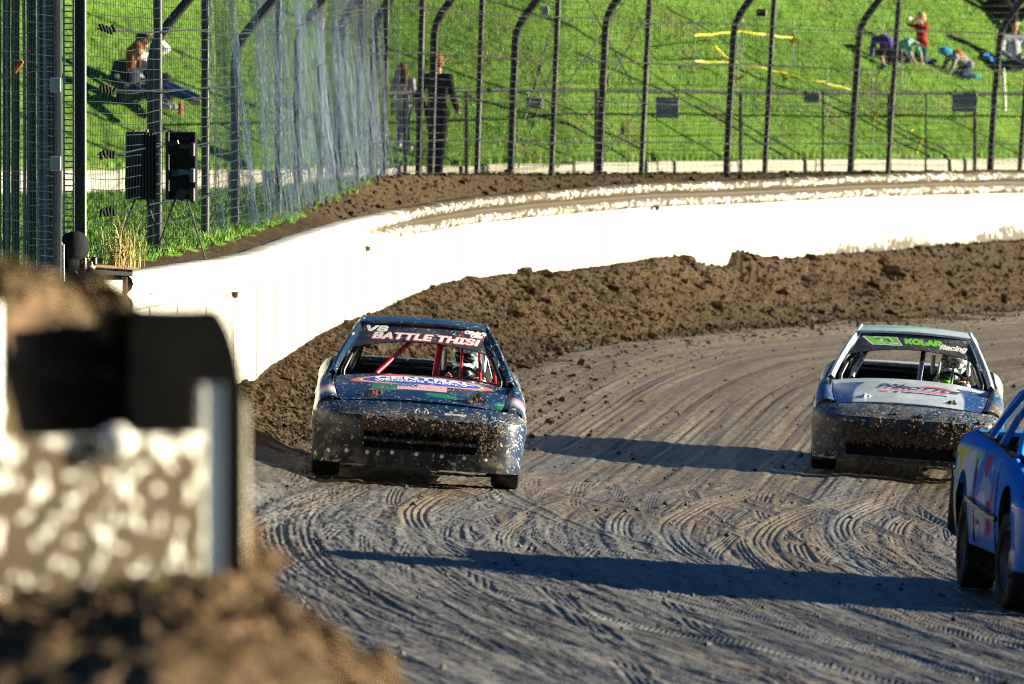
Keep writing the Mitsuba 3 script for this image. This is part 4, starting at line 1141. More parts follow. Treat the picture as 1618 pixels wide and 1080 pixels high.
    add('windscreen_banner', merge(grid(Bn), grid(Bn + np.array([0, 0.012, -0.006]))), sp['banner'])
    # rear deck, tail, floor
    vd = np.linspace(3.66, 4.42, 10)
    add('boot_lid', grid(np.stack([np.stack([np.linspace(-1, 1, 9) * float(side_B(a)), np.full(9, a), np.full(9, float(side_Z(a))) + 0.02 * (1 - np.linspace(-1, 1, 9) ** 2)], -1) for a in vd], 1)), P_)
    add('tail_panel', grid(np.stack([np.stack([np.linspace(-1, 1, 11) * w, 4.42 + 0.10 * (1 - np.linspace(-1, 1, 11) ** 4) * k, np.full(11, z)], -1) for w, z, k in ((0.67, 0.925, 0), (0.78, 0.8, 0.6), (0.84, 0.55, 1), (0.82, 0.3, 1), (0.78, 0.2, 0.7))], 1)), P_)
    add('shelf_bar', sweep_rect([(-0.66, 3.52, 0.935), (0, 3.50, 0.945), (0.66, 3.52, 0.935)], 0.10, 0.035, (0, 0, 1)), sp.get('shelf', P_), 30)
    add('rear_firewall', box((0, 3.2, 0.60), (1.46, 0.02, 0.66)), 'interior_mat', False)
    add('floor_pan', box((0, 2.35, 0.20), (1.5, 3.6, 0.03)), 'interior_mat', False)
    add('dash_panel', box((0, 1.62, 0.70), (1.44, 0.16, 0.26), 0.03), 'interior_mat', False)
    add('front_firewall', box((0, 1.40, 0.52), (1.46, 0.03, 0.62)), 'interior_mat', False)
    # wheels
    for (uu, vv) in ((-0.755, WHEEL_V[0]), (0.755, WHEEL_V[0]), (-0.745, WHEEL_V[1]), (0.745, WHEEL_V[1])):
        st = sp.get('steer', 0.0) if vv < 2 else 0.0
        wr = sp.get('wheel', 1.0)
        Mw = Mg @ Tr(uu, vv, 0.305 * wr) @ Rz(st) @ np.diag([1, wr, wr, 1])
        wk = fresh(key + '__wheel')
        nm = wk.split('__')[1]
        hw = 0.112
        tp = [(0.20, -hw), (0.255, -hw - 0.008), (0.290, -hw), (0.306, -hw + 0.02), (0.308, 0), (0.306, hw - 0.02), (0.290, hw), (0.255, hw + 0.008), (0.20, hw)]
        ty = lathe(tp, 40)
        tread = [box((0.308 * 0, 0, 0), (0.001, 0.001, 0.001))]
        scene[wk + '__tyre'] = mikit.ply((ty[0] @ Mw[:3, :3].T + Mw[:3, 3], ty[1]), 'tyre_mat', smooth=40)
        so = 1 if uu > 0 else -1
        rp = [(0.203, so * (hw - 0.01)), (0.190, so * (hw - 0.005)), (0.175, so * (hw - 0.03)), (0.12, so * (hw - 0.055)), (0.06, so * (hw - 0.03)), (0.0, so * (hw - 0.03))]
        rim = merge(lathe(rp, 30), *[(lambda q: (q[0] + np.array([so * (hw - 0.04), 0.11 * math.cos(k * 1.2566), 0.11 * math.sin(k * 1.2566)]), q[1]))(lump((0, 0, 0), 0.018, k, 1, 0.1)) for k in range(5)])
        scene[wk + '__rim'] = mikit.ply((rim[0] @ Mw[:3, :3].T + Mw[:3, 3], rim[1]), sp.get('rim', 'rim_mat'), smooth=40)
    # roll cage
    def bar(pts, r=0.022, m=None, name='cage_bar'):
        return add(name, tube(np.array(pts, float), r, 10), m or Cg, 40)
    bar([(-0.62, 2.62, 0.22), (-0.62, 2.62, 0.8), (-0.50, 2.62, 1.17), (-0.40, 2.62, 1.215), (0.40, 2.62, 1.215), (0.50, 2.62, 1.17), (0.62, 2.62, 0.8), (0.62, 2.62, 0.22)], 0.022, 'black_mat')
    bar([(-0.49, 2.62, 1.17), (-0.47, 2.1, 1.17), (0.47, 2.1, 1.17), (0.49, 2.62, 1.17)], 0.020, 'black_mat')
    for sg in (-1, 1):
        bar([(sg * 0.48, 2.12, 1.165), (sg * 0.60, 1.80, 1.02), (sg * 0.665, 1.55, 0.87), (sg * 0.665, 1.5, 0.3)], 0.020, 'black_mat')
        bar([(sg * 0.50, 2.62, 1.16), (sg * 0.60, 3.3, 0.7)], 0.020, 'black_mat')
        for zz in (0.45, 0.65):
            bar([(sg * 0.68, 1.5, zz), (sg * 0.72, 2.1, zz), (sg * 0.66, 2.62, zz)], 0.018, 'black_mat')
    bar([(-0.5, 2.63, 0.9), (0.6, 2.63, 0.9)], 0.018, 'black_mat')
    # seat
    add('seat', merge(box((0.36, 2.42, 0.62), (0.46, 0.08, 0.72), 0.035, Rx(-0.18)), box((0.36, 2.2, 0.32), (0.46, 0.44, 0.12), 0.04)), 'black_rough_mat', False)
    for q_ in (box((0.19, 2.36, 1.0), (0.04, 0.20, 0.20), 0.015), box((0.53, 2.38, 1.0), (0.04, 0.16, 0.18), 0.015)):
        add('head_restraint', q_, sp.get('rest', 'grey_mat'), False)
    th = np.linspace(0, 2 * np.pi, 25)
    ring = np.c_[0.36 + 0.165 * np.cos(th), 1.93 + 0.04 * np.sin(th), 0.80 + 0.155 * np.sin(th)]
    add('steering_wheel', merge(tube(ring, 0.014, 8, False), box((0.36, 1.93, 0.80), (0.30, 0.015, 0.04), 0.005), tube([(0.36, 1.93, 0.8), (0.36, 1.66, 0.72)], 0.02, 8)), 'black_mat', 40)
    return add, bar


def near_arc(uu):                                                   # arc length for a bumper point at lateral u
    return np.sign(uu) * np.interp(np.abs(uu), _nu, _arc)


def mud_clumps(add, zr, n, seed, ur=(-0.6, 0.6), size=0.010, lip=0.02, name='mud_clumps', dens=None):
    rg = np.random.default_rng(seed)
    uu = rg.uniform(ur[0], ur[1], n); zz = rg.normal((zr[0] + zr[1]) / 2, (zr[1] - zr[0]) / 4, n)
    if dens is not None:
        k = rg.random(n) < dens(uu); uu, zz = uu[k], zz[k]
    c = nose_pt(near_arc(uu), np.clip(zz, 0.15, 0.66)) - np.array([0, 1, 0]) * np.abs(rg.normal(0, lip, len(uu)))[:, None]
    r = rg.gamma(2.2, size / 2.2, len(uu)) + 0.003
    k_ = add(name, scatter(c, r, rg, ICO, 1.0), 'car_mud_mat', False)
    labels[k_] = {'kind': 'stuff', 'label': 'clumps of brown mud stuck along the bumper edge'}


mat('car_mud_mat', base_color=mikit.proc(lambda p, n, uv: mix((0.030, 0.022, 0.016), (0.17, 0.125, 0.085), F(p.x * 34.0, p.y * 34.0, p.z * 34.0))), roughness=0.95, specular=0.1)
mat('letter_white_mat', base_color=(0.78, 0.76, 0.74), roughness=0.5)
mat('letter_pink_mat', base_color=(0.62, 0.07, 0.15), roughness=0.5)
mat('letter_green_mat', base_color=(0.20, 0.70, 0.05), roughness=0.5)
mat('letter_dark_mat', base_color=(0.02, 0.04, 0.10), roughness=0.5)
mat('letter_orange_mat', base_color=(0.75, 0.16, 0.03), roughness=0.5)
mat('cage_red_mat', base_color=(0.52, 0.018, 0.035), roughness=0.35, specular=0.5)
mat('cage_grey_mat', base_color=(0.36, 0.38, 0.40), roughness=0.4, metallic=0.3)
mat('bolt_mat', base_color=(0.62, 0.62, 0.60), roughness=0.5, metallic=0.3)
ell = lambda x, y, cx, cy, a, b: 1 - SS(0.85, 1.05, dr.sqrt(dr.square((x - cx) / a) + dr.square((y - cy) / b)))

# ---- the dark blue car
M1 = car_matrix(-0.80, 69.0, 0.018)
navy = lambda u, v, z: mi.Color3f(0.003, 0.028, 0.072)


def base1(u, v, z):
    c = navy(u, v, z)
    up = SS(0.60, 0.66, z) * (1 - SS(1.40, 1.5, v))
    g = dr.maximum(dr.maximum(ell(u, v, -0.26, 0.80, 0.17, 0.20), ell(u, v + u * 0.15, 0.17, 0.55, 0.15, 0.075)), dr.maximum(ell(u, v, 0.36, 1.27, 0.19, 0.06), ell(u, v, 0.70, 0.50, 0.10, 0.14)))
    c = mix(c, (0.0, 0.20, 0.085), g * up * (0.5 + 0.5 * N(u * 6.0, v * 4.0)))
    return mix(c, (0.45, 0.02, 0.04), ell(u, v, -0.20, 1.345, 0.13, 0.035) * up)


am1 = lambda u, v, z: 0.16 + 0.46 * SS(0.75, 0.58, z) * SS(-0.05, 0.0, z) + 0.14 * SS(0.3, 0.8, dr.abs(u))
fl1 = lambda u, v, z: 0.04 + 0.20 * SS(0.66, 0.56, z) * SS(2.0, 1.0, v)
mat('paint_navy', base_color=mud_paint(M1, base1, am1, fl1), roughness=0.22, specular=0.5, clearcoat=0.6, clearcoat_gloss=0.9)
side1 = lambda u, v, z: mix(mix(navy(u, v, z), (0.62, 0.60, 0.62), SS(0.35, 0.5, F(v * 2.2, z * 4.0, 3.0)) * SS(0.80, 0.70, z) * SS(0.45, 0.7, v)), (0.45, 0.05, 0.16), SS(0.58, 0.63, N(v * 5.0, z * 9.0, 1.0)) * SS(0.78, 0.7, z))
mat('paint_navy_side', base_color=mud_paint(M1, side1, am1, fl1), roughness=0.25, specular=0.5, clearcoat=0.5)


def bump1(u, v, z):
    k = SS(0.37, 0.32, z)
    return mix(mix((0.003, 0.007, 0.013), (0.008, 0.011, 0.014), k), (0.012, 0.03, 0.085), SS(0.66, 0.80, u))


fbu1 = lambda u, v, z: dr.clip(0.02 + 0.24 * SS(0.32, 0.14, z) + 0.45 * ell(u, z, 0.60, 0.36, 0.22, 0.2) + 0.3 * ell(u, z, 0.02, 0.20, 0.12, 0.08) + 0.3 * ell(u, z, 0.3, 0.18, 0.16, 0.06) + 0.3 * SS(-0.4, -0.85, u), 0, 0.85)
mat('bumper_dark', base_color=mud_paint(M1, bump1, lambda u, v, z: 0.20 + 0.22 * SS(0.4, 0.8, u), fbu1, mudc=(0.030, 0.031, 0.032)), roughness=0.36, specular=0.35)
mat('banner_navy', base_color=mud_paint(M1, lambda u, v, z: mi.Color3f(0.010, 0.026, 0.055), lambda u, v, z: 0.30, lambda u, v, z: 0.16), roughness=0.5, specular=0.4)
K1 = 'stock_car'
add, bar = build_car(K1, M1, dict(paint='paint_navy', side='paint_navy_side', bumper='bumper_dark', banner='banner_navy', cage='cage_red_mat', rest='cage_grey_mat',
                                  holes=[(-0.47, 0.49, 0.285, 0.345), (-0.46, 0.49, 0.375, 0.455)], fins=7, fin_mat='black_mat'))
label(K1, 'dark blue race car with red roll bars and lettered hood, leading by the white wall', 'race car')
# cage bars seen through the open windscreen
bar([(-0.385, 1.62, 0.86), (-0.09, 1.98, 1.16)], 0.021, name='windscreen_bar')
bar([(-0.09, 1.98, 1.16), (-0.02, 2.1, 1.22)], 0.021, 'black_mat', name='windscreen_bar')
bar([(0.115, 1.66, 0.86), (0.145, 2.02, 1.18)], 0.029, name='windscreen_bar')
for (a_, b_) in (((0.335, 1.68, 0.845), (0.325, 2.0, 1.17)), ((0.50, 1.67, 0.835), (0.468, 1.98, 1.165)), ((0.635, 1.65, 0.825), (0.575, 1.95, 1.13))):
    bar([a_, b_], 0.0125, name='windscreen_bar')
bar([(0.10, 1.66, 0.872), (0.36, 1.67, 0.862), (0.65, 1.65, 0.838)], 0.012, name='windscreen_bar')
# bolts and clumps
for uu, zz in ((-0.75, 0.235), (-0.60, 0.245), (-0.425, 0.245), (-0.215, 0.258), (-0.01, 0.258), (0.205, 0.255), (0.395, 0.255), (0.575, 0.25), (-0.86, 0.2), (0.75, 0.33)):
    q = nose_pt(near_arc(np.array(uu)), np.array(zz))
    bm = lathe([(0.0, 0.004), (0.006, 0.006), (0.009, 0.003), (0.0165, 0.0025), (0.0175, 0.0)], 12)
    k_ = put('bolt_washer', bm, 'bolt_mat', smooth=30, parent=K1, M=M1 @ Tr(q[0], q[1] - 0.001, q[2]) @ Rz(-math.pi / 2 + 0.9 * math.copysign(max(abs(uu) - 0.4, 0), uu)))
mud_clumps(add, (0.435, 0.545), 1900, 21, (-0.47, 0.55), 0.0058, 0.015)
mud_clumps(add, (0.30, 0.52), 260, 22, (0.50, 0.66), 0.007, 0.012)
mud_clumps(add, (0.355, 0.372), 90, 23, (-0.4, 0.48), 0.005, 0.01)
for cu, cv in ((-0.40, 0.46), (0.47, 0.50)):
    rg = np.random.default_rng(int(cu * 100) + 90)
    c = np.c_[cu + rg.normal(0, 0.035, 26), cv + rg.normal(0, 0.05, 26), np.zeros(26)]
    c[:, 2] = hood_z(c[:, 0], c[:, 1]) + np.abs(rg.normal(0.012, 0.018, 26))
    k_ = add('hood_pin_clump', scatter(c, rg.gamma(2.2, 0.005, 26) + 0.003, rg, ICO, 1.0), 'car_mud_mat', False)
    add('hood_pin', tube([(cu + 0.02, cv, float(hood_z(cu, cv)) - 0.01), (cu + 0.02, cv, float(hood_z(cu, cv)) + 0.03)], 0.012, 8), 'cage_red_mat', 40)
# lettering
add('banner_number', wrap_text('V8', 0.078, on_banner(-0.515, 0.165), 0.2, True, 1.35, fat=0.006), 'letter_white_mat', False)
add('banner_motto_edge', wrap_text('BATTLE THIS!', 0.098, on_banner(-0.455, 0.325), 0.25, True, 0.99, fat=0.0085), 'letter_pink_mat', False)
add('banner_motto', wrap_text('BATTLE THIS!', 0.086, lambda x, y, z: on_banner(-0.450, 0.318)(x, y, z + 0.003), 0.25, True, 1.125, fat=0.004), 'letter_white_mat', False)
dsc, uvd = disc_on(lambda x, y, z: ws_pt(0.415 + x - 0.06 * y, 0.105 - y / 0.735, 0.0035), 0.100, 0.078)
mat('heart_mat', base_color=mikit.proc(lambda p, n, uv: mix((0.45, 0.05, 0.09), (0.03, 0.035, 0.06), SS(0.93, 0.86, dr.sqrt(uv.x * uv.x + uv.y * uv.y)))), roughness=0.5)
add('banner_badge', dsc, 'heart_mat', True, uvd)
for tx, fy, x0_ in (("Olivia's", 0.098, 0.335), ('One', 0.160, 0.385)):
    add('badge_script', wrap_text(tx, 0.045, lambda x, y, z, fy=fy, x0_=x0_: on_banner(x0_, fy)(x, y, z + 0.003), 0.3, True, 0.85, fat=0.004), 'letter_white_mat', False)
tri = np.array([[0, 0.0], [0.088, 0.0], [0.055, -0.085]])
for gsh, m_, lf in ((1.0, 'letter_white_mat', 0.004), (0.74, 'letter_orange_mat', 0.006)):
    t3 = (tri - tri.mean(0)) * gsh + tri.mean(0)
    add('corner_badge', (ws_pt(0.53 + t3[:, 0], 0.30 - t3[:, 1] / 0.735, lf), np.array([[0, 1, 2]])), m_, False)


def oval1(p, n, uv):
    r = dr.sqrt(uv.x * uv.x + uv.y * uv.y)
    c = mix((0.025, 0.07, 0.48), (0.75, 0.72, 0.72), SS(0.83, 0.84, r) * SS(0.88, 0.87, r))
    c = mix(c, (0.72, 0.13, 0.06), SS(0.87, 0.88, r))
    return mix(c, (0.40, 0.36, 0.30), SS(0.74, 0.8, N(uv.x * 30.0, uv.y * 12.0)) * 0.8)


mat('oval_mat', base_color=mikit.proc(oval1), roughness=0.4)
dsc, uvd = disc_on(on_hood(0.0, 1.07, 1.0, 0.010), 0.60, 0.24, 60, 6)
add('hood_oval', dsc, 'oval_mat', True, uvd)
m_ = meshkit.text_mesh('CENTRAL', 0.14, 0.001, True); sx = 0.82 / np.ptp(m_.vertices[:, 0])
add('hood_name', wrap_text('CENTRAL', 0.14, on_hood(-0.40, 1.075, 1.0, 0.012), 0.0, True, sx, fat=0.004), 'letter_white_mat', False)
m_ = meshkit.text_mesh('WELDING SUPPLY', 0.075, 0.001, True); sx = 0.78 / np.ptp(m_.vertices[:, 0])
add('hood_name', wrap_text('WELDING SUPPLY', 0.075, on_hood(-0.40, 0.975, 1.0, 0.012), 0.0, True, sx), 'letter_white_mat', False)


def flag(p, n, uv):
    st = SS(-0.1, 0.1, dr.sin(uv.y * 13.0 * 3.14159))
    c = mix((0.62, 0.60, 0.63), (0.60, 0.12, 0.20), st)
    can = SS(0.415, 0.405, uv.x) * SS(0.455, 0.465, uv.y)
    d_, _, _2 = V(uv.x * 16.0, uv.y * 10.0)
    star = mix((0.03, 0.06, 0.22), (0.55, 0.58, 0.66), 1 - SS(0.2, 0.32, d_))
    return mix(c, star, can)


mat('flag_mat', base_color=mikit.proc(flag), roughness=0.4)
s_, t_ = np.meshgrid(np.linspace(0, 1, 14), np.linspace(0, 1, 10), indexing='ij')
fu, fv = -0.205 + 0.415 * s_, 0.635 + 0.255 * t_
add('hood_flag', grid(np.stack([fu, fv, hood_z(fu, fv) + 0.010], -1)), 'flag_mat', True, np.stack([s_.ravel(), t_.ravel()], -1))
# round badge and small script on the nose
th = np.linspace(0.5, 2 * np.pi - 0.5, 20)
q = nose_pt(np.array(0.0), np.array(0.605)) + np.array([0.01, -0.006, 0])
for a0 in (0, np.pi):
    th = np.linspace(a0 - 1.2, a0 + 1.2, 12)
    add('nose_badge', tube(q + np.c_[0.052 * np.cos(th), 0.018 * np.sin(th) * 1.0, 0.034 * np.sin(th)], 0.0045, 5), 'bolt_mat', 40)
add('nose_badge', merge(*[tube([q + np.array([x0_, -0.008, -0.016]), q + np.array([x0_ * 1.25, 0.008, 0.018])], 0.0045, 5) for x0_ in (-0.020, 0.020)], tube([q + np.array([-0.02, 0, 0]), q + np.array([0.02, 0, 0])], 0.0045, 5)), 'bolt_mat', 40)
put('nose_script', wrap_text('eperformance', 0.020, lambda x, y, z: nose_pt(near_arc(0.20 + x), 0.598 + y * 0.9) + np.stack([0 * x, -0.003 - z, 0 * x], -1), 0.3, True), 'letter_white_mat', parent=K1, M=M1)

# ---- the silver and blue car
M2 = car_matrix(3.60, 76.9, -0.055)


def base2(u, v, z):
    silver = mix((0.36, 0.44, 0.53), (0.54, 0.61, 0.67), F(u * 6.0, v * 5.0, z * 4.0))
    au = dr.abs(u + 0.005)
    corner = SS(0.50, 0.53, au + 0.20 * dr.square(dr.maximum(v - 0.55, 0)) * 1.2) * SS(1.20, 1.16, v)
    c = mix(silver, (0.004, 0.060, 0.22), corner * SS(0.60, 0.66, z))
    sw = SS(0.02, 0.0, dr.abs(v - 2.45 - 0.10 * dr.sin(u * 5.0)) - 0.15 + 0.2 * dr.abs(u)) * SS(1.2, 1.22, z)
    return mix(c, (0.16, 0.50, 0.34), sw)


am2 = lambda u, v, z: 0.16 + 0.5 * SS(0.72, 0.6, z) + 0.2 * SS(0.5, 0.8, u)
mat('paint_silver', base_color=mud_paint(M2, base2, lambda u, v, z: 0.14 + 0.25 * SS(0.45, 0.8, u), lambda u, v, z: 0.10), roughness=0.3, specular=0.5, clearcoat=0.4)
nose2 = lambda u, v, z: mix((0.006, 0.035, 0.095), (0.10, 0.14, 0.18), SS(0.42, 0.62, F(u * 9.0, z * 16.0, v * 6.0)))
mat('paint_blue_nose', base_color=mud_paint(M2, nose2, lambda u, v, z: 1.1, lambda u, v, z: 0.34, speck=(0.34, 0.36, 0.36), mudc=(0.055, 0.055, 0.055)), roughness=0.45, specular=0.5)


def side2(u, v, z):
    c = mix((0.010, 0.06, 0.18), (0.30, 0.36, 0.42), SS(1.3, 1.5, v))
    return mix(c, (0.28, 0.60, 0.08), SS(0.08, 0.04, dr.abs(z - 0.62 - 0.12 * (v - 2.0))) * SS(1.2, 1.5, v))


mat('paint_side2', base_color=mud_paint(M2, side2, am2, lambda u, v, z: 0.35), roughness=0.35, specular=0.5, clearcoat=0.3)
mat('bumper2', base_color=mud_paint(M2, lambda u, v, z: mix(mix((0.006, 0.018, 0.036), (0.05, 0.07, 0.09), SS(0.48, 0.62, F(u * 7.0, z * 10.0, 2.0))), (0.20, 0.18, 0.14), SS(0.165, 0.145, z)), lambda u, v, z: 0.25, lambda u, v, z: 0.16 + 0.3 * SS(0.17, 0.14, z), mudc=(0.05, 0.047, 0.043)), roughness=0.42, specular=0.4)
mat('banner2', base_color=mud_paint(M2, lambda u, v, z: mi.Color3f(0.014, 0.032, 0.060), lambda u, v, z: 0.14, lambda u, v, z: 0.22), roughness=0.5)
K2 = 'stock_car_001'
add, bar = build_car(K2, M2, dict(paint='paint_silver', nose='paint_blue_nose', side='paint_side2', bumper='bumper2', banner='banner2', cage='cage_grey_mat', shelf='paint_side2',
                                  holes=[(-0.56, 0.58, 0.195, 0.335)], fins=1))
label(K2, 'silver and blue race car with green lettering and a muddy black mouth', 'race car')
bar([(-0.56, 1.64, 0.85), (-0.47, 1.92, 1.06)], 0.026, name='windscreen_bar')
bar([(-0.47, 1.92, 1.06), (-0.40, 2.08, 1.18)], 0.026, 'black_mat', name='windscreen_bar')
bar([(0.07, 1.66, 0.85), (0.085, 1.9, 1.03)], 0.024, name='windscreen_bar')
bar([(0.085, 1.9, 1.03), (0.095, 2.06, 1.18)], 0.024, 'black_mat', name='windscreen_bar')
for (a_, b_) in (((0.24, 1.66, 0.845), (0.255, 1.9, 1.04)), ((0.375, 1.66, 0.84), (0.385, 1.88, 1.02))):
    bar([a_, b_], 0.012, name='windscreen_bar')
bar([(0.66, 1.66, 0.83), (0.555, 1.95, 1.03)], 0.018, name='windscreen_bar')
mud_clumps(add, (0.33, 0.475), 4600, 31, (-0.60, 0.74), 0.0070, 0.022)
mud_clumps(add, (0.24, 0.46), 600, 33, (0.46, 0.66), 0.0075, 0.02)
mud_clumps(add, (0.140, 0.165), 260, 32, (-0.45, 0.6), 0.008, 0.012)
mud_clumps(add, (0.47, 0.60), 70, 34, (-0.3, 0.8), 0.011, 0.012)
for cu, cv, m_ in ((-0.40, 0.52, 'bolt_mat'), (0.40, 0.50, 'car_mud_mat')):
    rg = np.random.default_rng(7)
    c = np.c_[cu + rg.normal(0, 0.02, 12), cv + rg.normal(0, 0.03, 12), np.zeros(12)]
    c[:, 2] = hood_z(c[:, 0], c[:, 1]) + np.abs(rg.normal(0.012, 0.010, 12))
    add('hood_pin_clump', scatter(c, rg.gamma(2.2, 0.005, 12) + 0.004, rg, ICO, 1.0), m_, False)
# number plate on the banner, name, script
qd = np.array([[0, 0.0], [0.335, 0.0], [0.395, -0.150], [0.105, -0.150]])
for g_, m_, lf in ((1.0, 'letter_white_mat', 0.004), (0.90, 'letter_green_mat', 0.006)):
    t4 = (qd - qd.mean(0)) * np.array([g_, g_ * 0.93]) + qd.mean(0)
    add('number_plate', (ws_pt(-0.500 + t4[:, 0], 0.080 - t4[:, 1] / 0.735, lf), np.array([[0, 1, 2], [0, 2, 3]])), m_, False)
m_ = meshkit.text_mesh('21', 0.105, 0.001, True); sx = 0.20 / np.ptp(m_.vertices[:, 0])
add('plate_number', wrap_text('21', 0.105, lambda x, y, z: on_banner(-0.365, 0.250)(x, y, z + 0.005), -0.45, True, sx), 'letter_white_mat', False)
add('plate_number', wrap_text('21', 0.080, lambda x, y, z: on_banner(-0.352, 0.236)(x, y, z + 0.0075), -0.45, False, sx * 1.15), 'letter_green_mat', False)
m_ = meshkit.text_mesh('KOLAR', 0.095, 0.001, True); sx = 0.40 / np.ptp(m_.vertices[:, 0])
add('banner_name', wrap_text('KOLAR', 0.080, on_banner(-0.09, 0.225), -0.10, True, sx, fat=0.006), 'letter_green_mat', False)
m_ = meshkit.text_mesh('Racing', 0.075, 0.001, True); sx = 0.245 / np.ptp(m_.vertices[:, 0])
add('banner_script', wrap_text('Racing', 0.075, on_banner(0.235, 0.285), 0.35, True, sx, fat=0.003), 'letter_white_mat', False)
for tx, h_, u0_, v0_, w_, m_, sh in (('FULL', 0.09, -0.30, 0.98, 0.24, 'letter_dark_mat', 0.5), ('THROTTLE', 0.13, -0.36, 0.84, 0.78, 'letter_dark_mat', 0.5), ('GRAPHICS', 0.055, -0.20, 0.755, 0.52, 'letter_pink_mat', 0.2), ('@  fullthrottlegraphics', 0.05, -0.16, 0.665, 0.50, 'letter_dark_mat', 0.1)):
    mm = meshkit.text_mesh(tx, h_, 0.001, True); sx = w_ / np.ptp(mm.vertices[:, 0])
    add('hood_name', wrap_text(tx, h_, on_hood(u0_, v0_, 1.0, 0.009), sh, True, sx, fat=0.007 if h_ > 0.08 else 0.002), m_, False)
dsc, uvd = disc_on(on_hood(-0.255, 0.69, 1.0, 0.009), 0.045, 0.035, 16, 2)
add('hood_dot', dsc, 'letter_pink_mat', True)
pts = np.array([(0.05, 1.02), (0.18, 1.06), (0.30, 1.03), (0.42, 0.93)])
for k_, (w_, m_) in enumerate(((0.05, 'letter_pink_mat'), (0.025, 'letter_dark_mat'))):
    cv = CubicSpline(np.linspace(0, 1, 4), pts)(np.linspace(0, 1, 16)); o_ = np.array([0.02, -0.055 * k_])
    wd = w_ * np.sin(np.linspace(0.1, 1, 16) * 2.6)
    L_, R_ = cv + o_ + np.c_[0 * wd, wd], cv + o_ - np.c_[0 * wd, wd]
    add('hood_swoosh', grid(np.stack([np.c_[L_, hood_z(L_[:, 0], L_[:, 1]) + 0.009], np.c_[R_, hood_z(R_[:, 0], R_[:, 1]) + 0.009]], 1)), m_, False)

# ---- the bright blue car cut by the right edge
M3 = car_matrix(4.115, 53.7, 0.060) @ Tr(0, 0, 0.13)


def side3(u, v, z):
    blue = mi.Color3f(0.010, 0.24, 0.80)
    art = SS(0.24, 0.34, z) * SS(0.86, 0.80, z) * SS(1.55, 1.9, v)
    a_ = F(v * 1.8, z * 5.0, 2.0)
    c = mix(blue, (0.42, 0.58, 0.72), SS(0.52, 0.57, a_) * art)
    c = mix(c, (0.55, 0.40, 0.62), SS(0.60, 0.64, N(v * 2.6, z * 7.0, 8.0)) * art * SS(3.0, 2.6, v))
    c = mix(c, (0.85, 0.83, 0.78), SS(0.57, 0.60, N(v * 2.6, z * 4.0, 12.0)) * art)
    c = mix(c, (0.90, 0.80, 0.04), SS(0.50, 0.54, N(v * 3.0, z * 4.5, 4.0)) * art * SS(2.5, 2.9, v))
    return mix(c, (0.45, 0.05, 0.14), SS(0.66, 0.70, N(v * 4.0, z * 14.0, 5.0)) * art * SS(2.9, 2.5, v))


mat('paint_bright_blue', base_color=mud_paint(M3, lambda u, v, z: mi.Color3f(0.010, 0.24, 0.80), lambda u, v, z: 0.08, lambda u, v, z: 0.03), roughness=0.25, specular=0.5, clearcoat=0.6)
mat('paint_art_side', base_color=mud_paint(M3, side3, lambda u, v, z: 0.18, lambda u, v, z: 0.03 + 0.25 * SS(0.40, 0.2, z)), roughness=0.7, specular=0.08)
K3 = 'stock_car_002'
add, bar = build_car(K3, M3, dict(paint='paint_bright_blue', side='paint_art_side', bumper='paint_bright_blue', banner='paint_bright_blue', cage='paint_bright_blue', sedan=True, steer=0.10, lift=0.13, wheel=1.06,
                                  holes=[(-0.45, 0.45, 0.30, 0.44)], fins=5))
label(K3, 'bright blue race car with yellow and white flank graphics, cut by the right edge', 'race car')
pl = np.array([(-0.93, 3.02, 0.335), (-0.945, 3.0, 0.40), (-0.94, 2.0, 0.37), (-0.93, 1.3, 0.32)])
add('rub_rail', sweep_rect([(-0.905, 3.00, 0.50), (-0.925, 2.3, 0.475), (-0.925, 1.45, 0.44), (-0.90, 1.3, 0.435)], 0.022, 0.032, (0, 0, 1)), 'black_mat', 30)
for sg in (-1,):
    s_, t_ = np.meshgrid(np.linspace(0, 1, 8), np.linspace(0, 1, 8), indexing='ij')
    add('torn_flap', merge(grid(np.stack([-0.81 - 0.055 * np.sin(s_ * 2.6) - 0.03 * t_, 4.0 + 0.45 * s_ * (1 - 0.7 * t_), 0.55 - 0.36 * t_ + 0.10 * s_], -1)), grid(np.stack([-0.805 - 0.055 * np.sin(s_ * 2.6) - 0.03 * t_, 4.01 + 0.45 * s_ * (1 - 0.7 * t_), 0.55 - 0.36 * t_ + 0.10 * s_], -1))), 'black_rough_mat', 40)
# ---------------------------------------------------------------- people
def hull2(a, b, ra, rb, seg=14):
    s1 = m3.Manifold.sphere(ra, seg).translate(list(map(float, a)))
    s2 = m3.Manifold.sphere(rb, seg).translate(list(map(float, b)))
    return m3.Manifold.batch_hull([s1, s2])


def fuse(parts, edge=0.02, smooth=6):
    m = m3.Manifold.batch_boolean(parts, m3.OpType.Add).refine_to_length(edge)
    v, f = vf(m)
    t = trimesh.Trimesh(v, f, process=True)
    trimesh.smoothing.filter_taubin(t, lamb=0.5, nu=0.52, iterations=smooth)
    return np.array(t.vertices), np.array(t.faces)


def ellip(c, r, seg=18):
    return m3.Manifold.sphere(1.0, seg).scale(list(map(float, r))).translate(list(map(float, c)))


# joints of a standing adult of 1.75 m facing -y (towards the camera); s = the figure's left (+x)
STAND = dict(pel=(0, 0, 0.96), chest=(0, 0.0, 1.30), neck=(0, 0, 1.47), head=(0, -0.01, 1.63),
             shL=(0.19, 0, 1.42), elL=(0.25, 0.02, 1.13), haL=(0.26, -0.05, 0.88), shR=(-0.19, 0, 1.42), elR=(-0.25, 0.02, 1.13), haR=(-0.26, -0.05, 0.88),
             hiL=(0.095, 0, 0.93), knL=(0.105, -0.01, 0.50), anL=(0.11, 0.02, 0.09), hiR=(-0.095, 0, 0.93), knR=(-0.105, -0.01, 0.50), anR=(-0.11, 0.02, 0.09),
             face=(0, -1, 0))


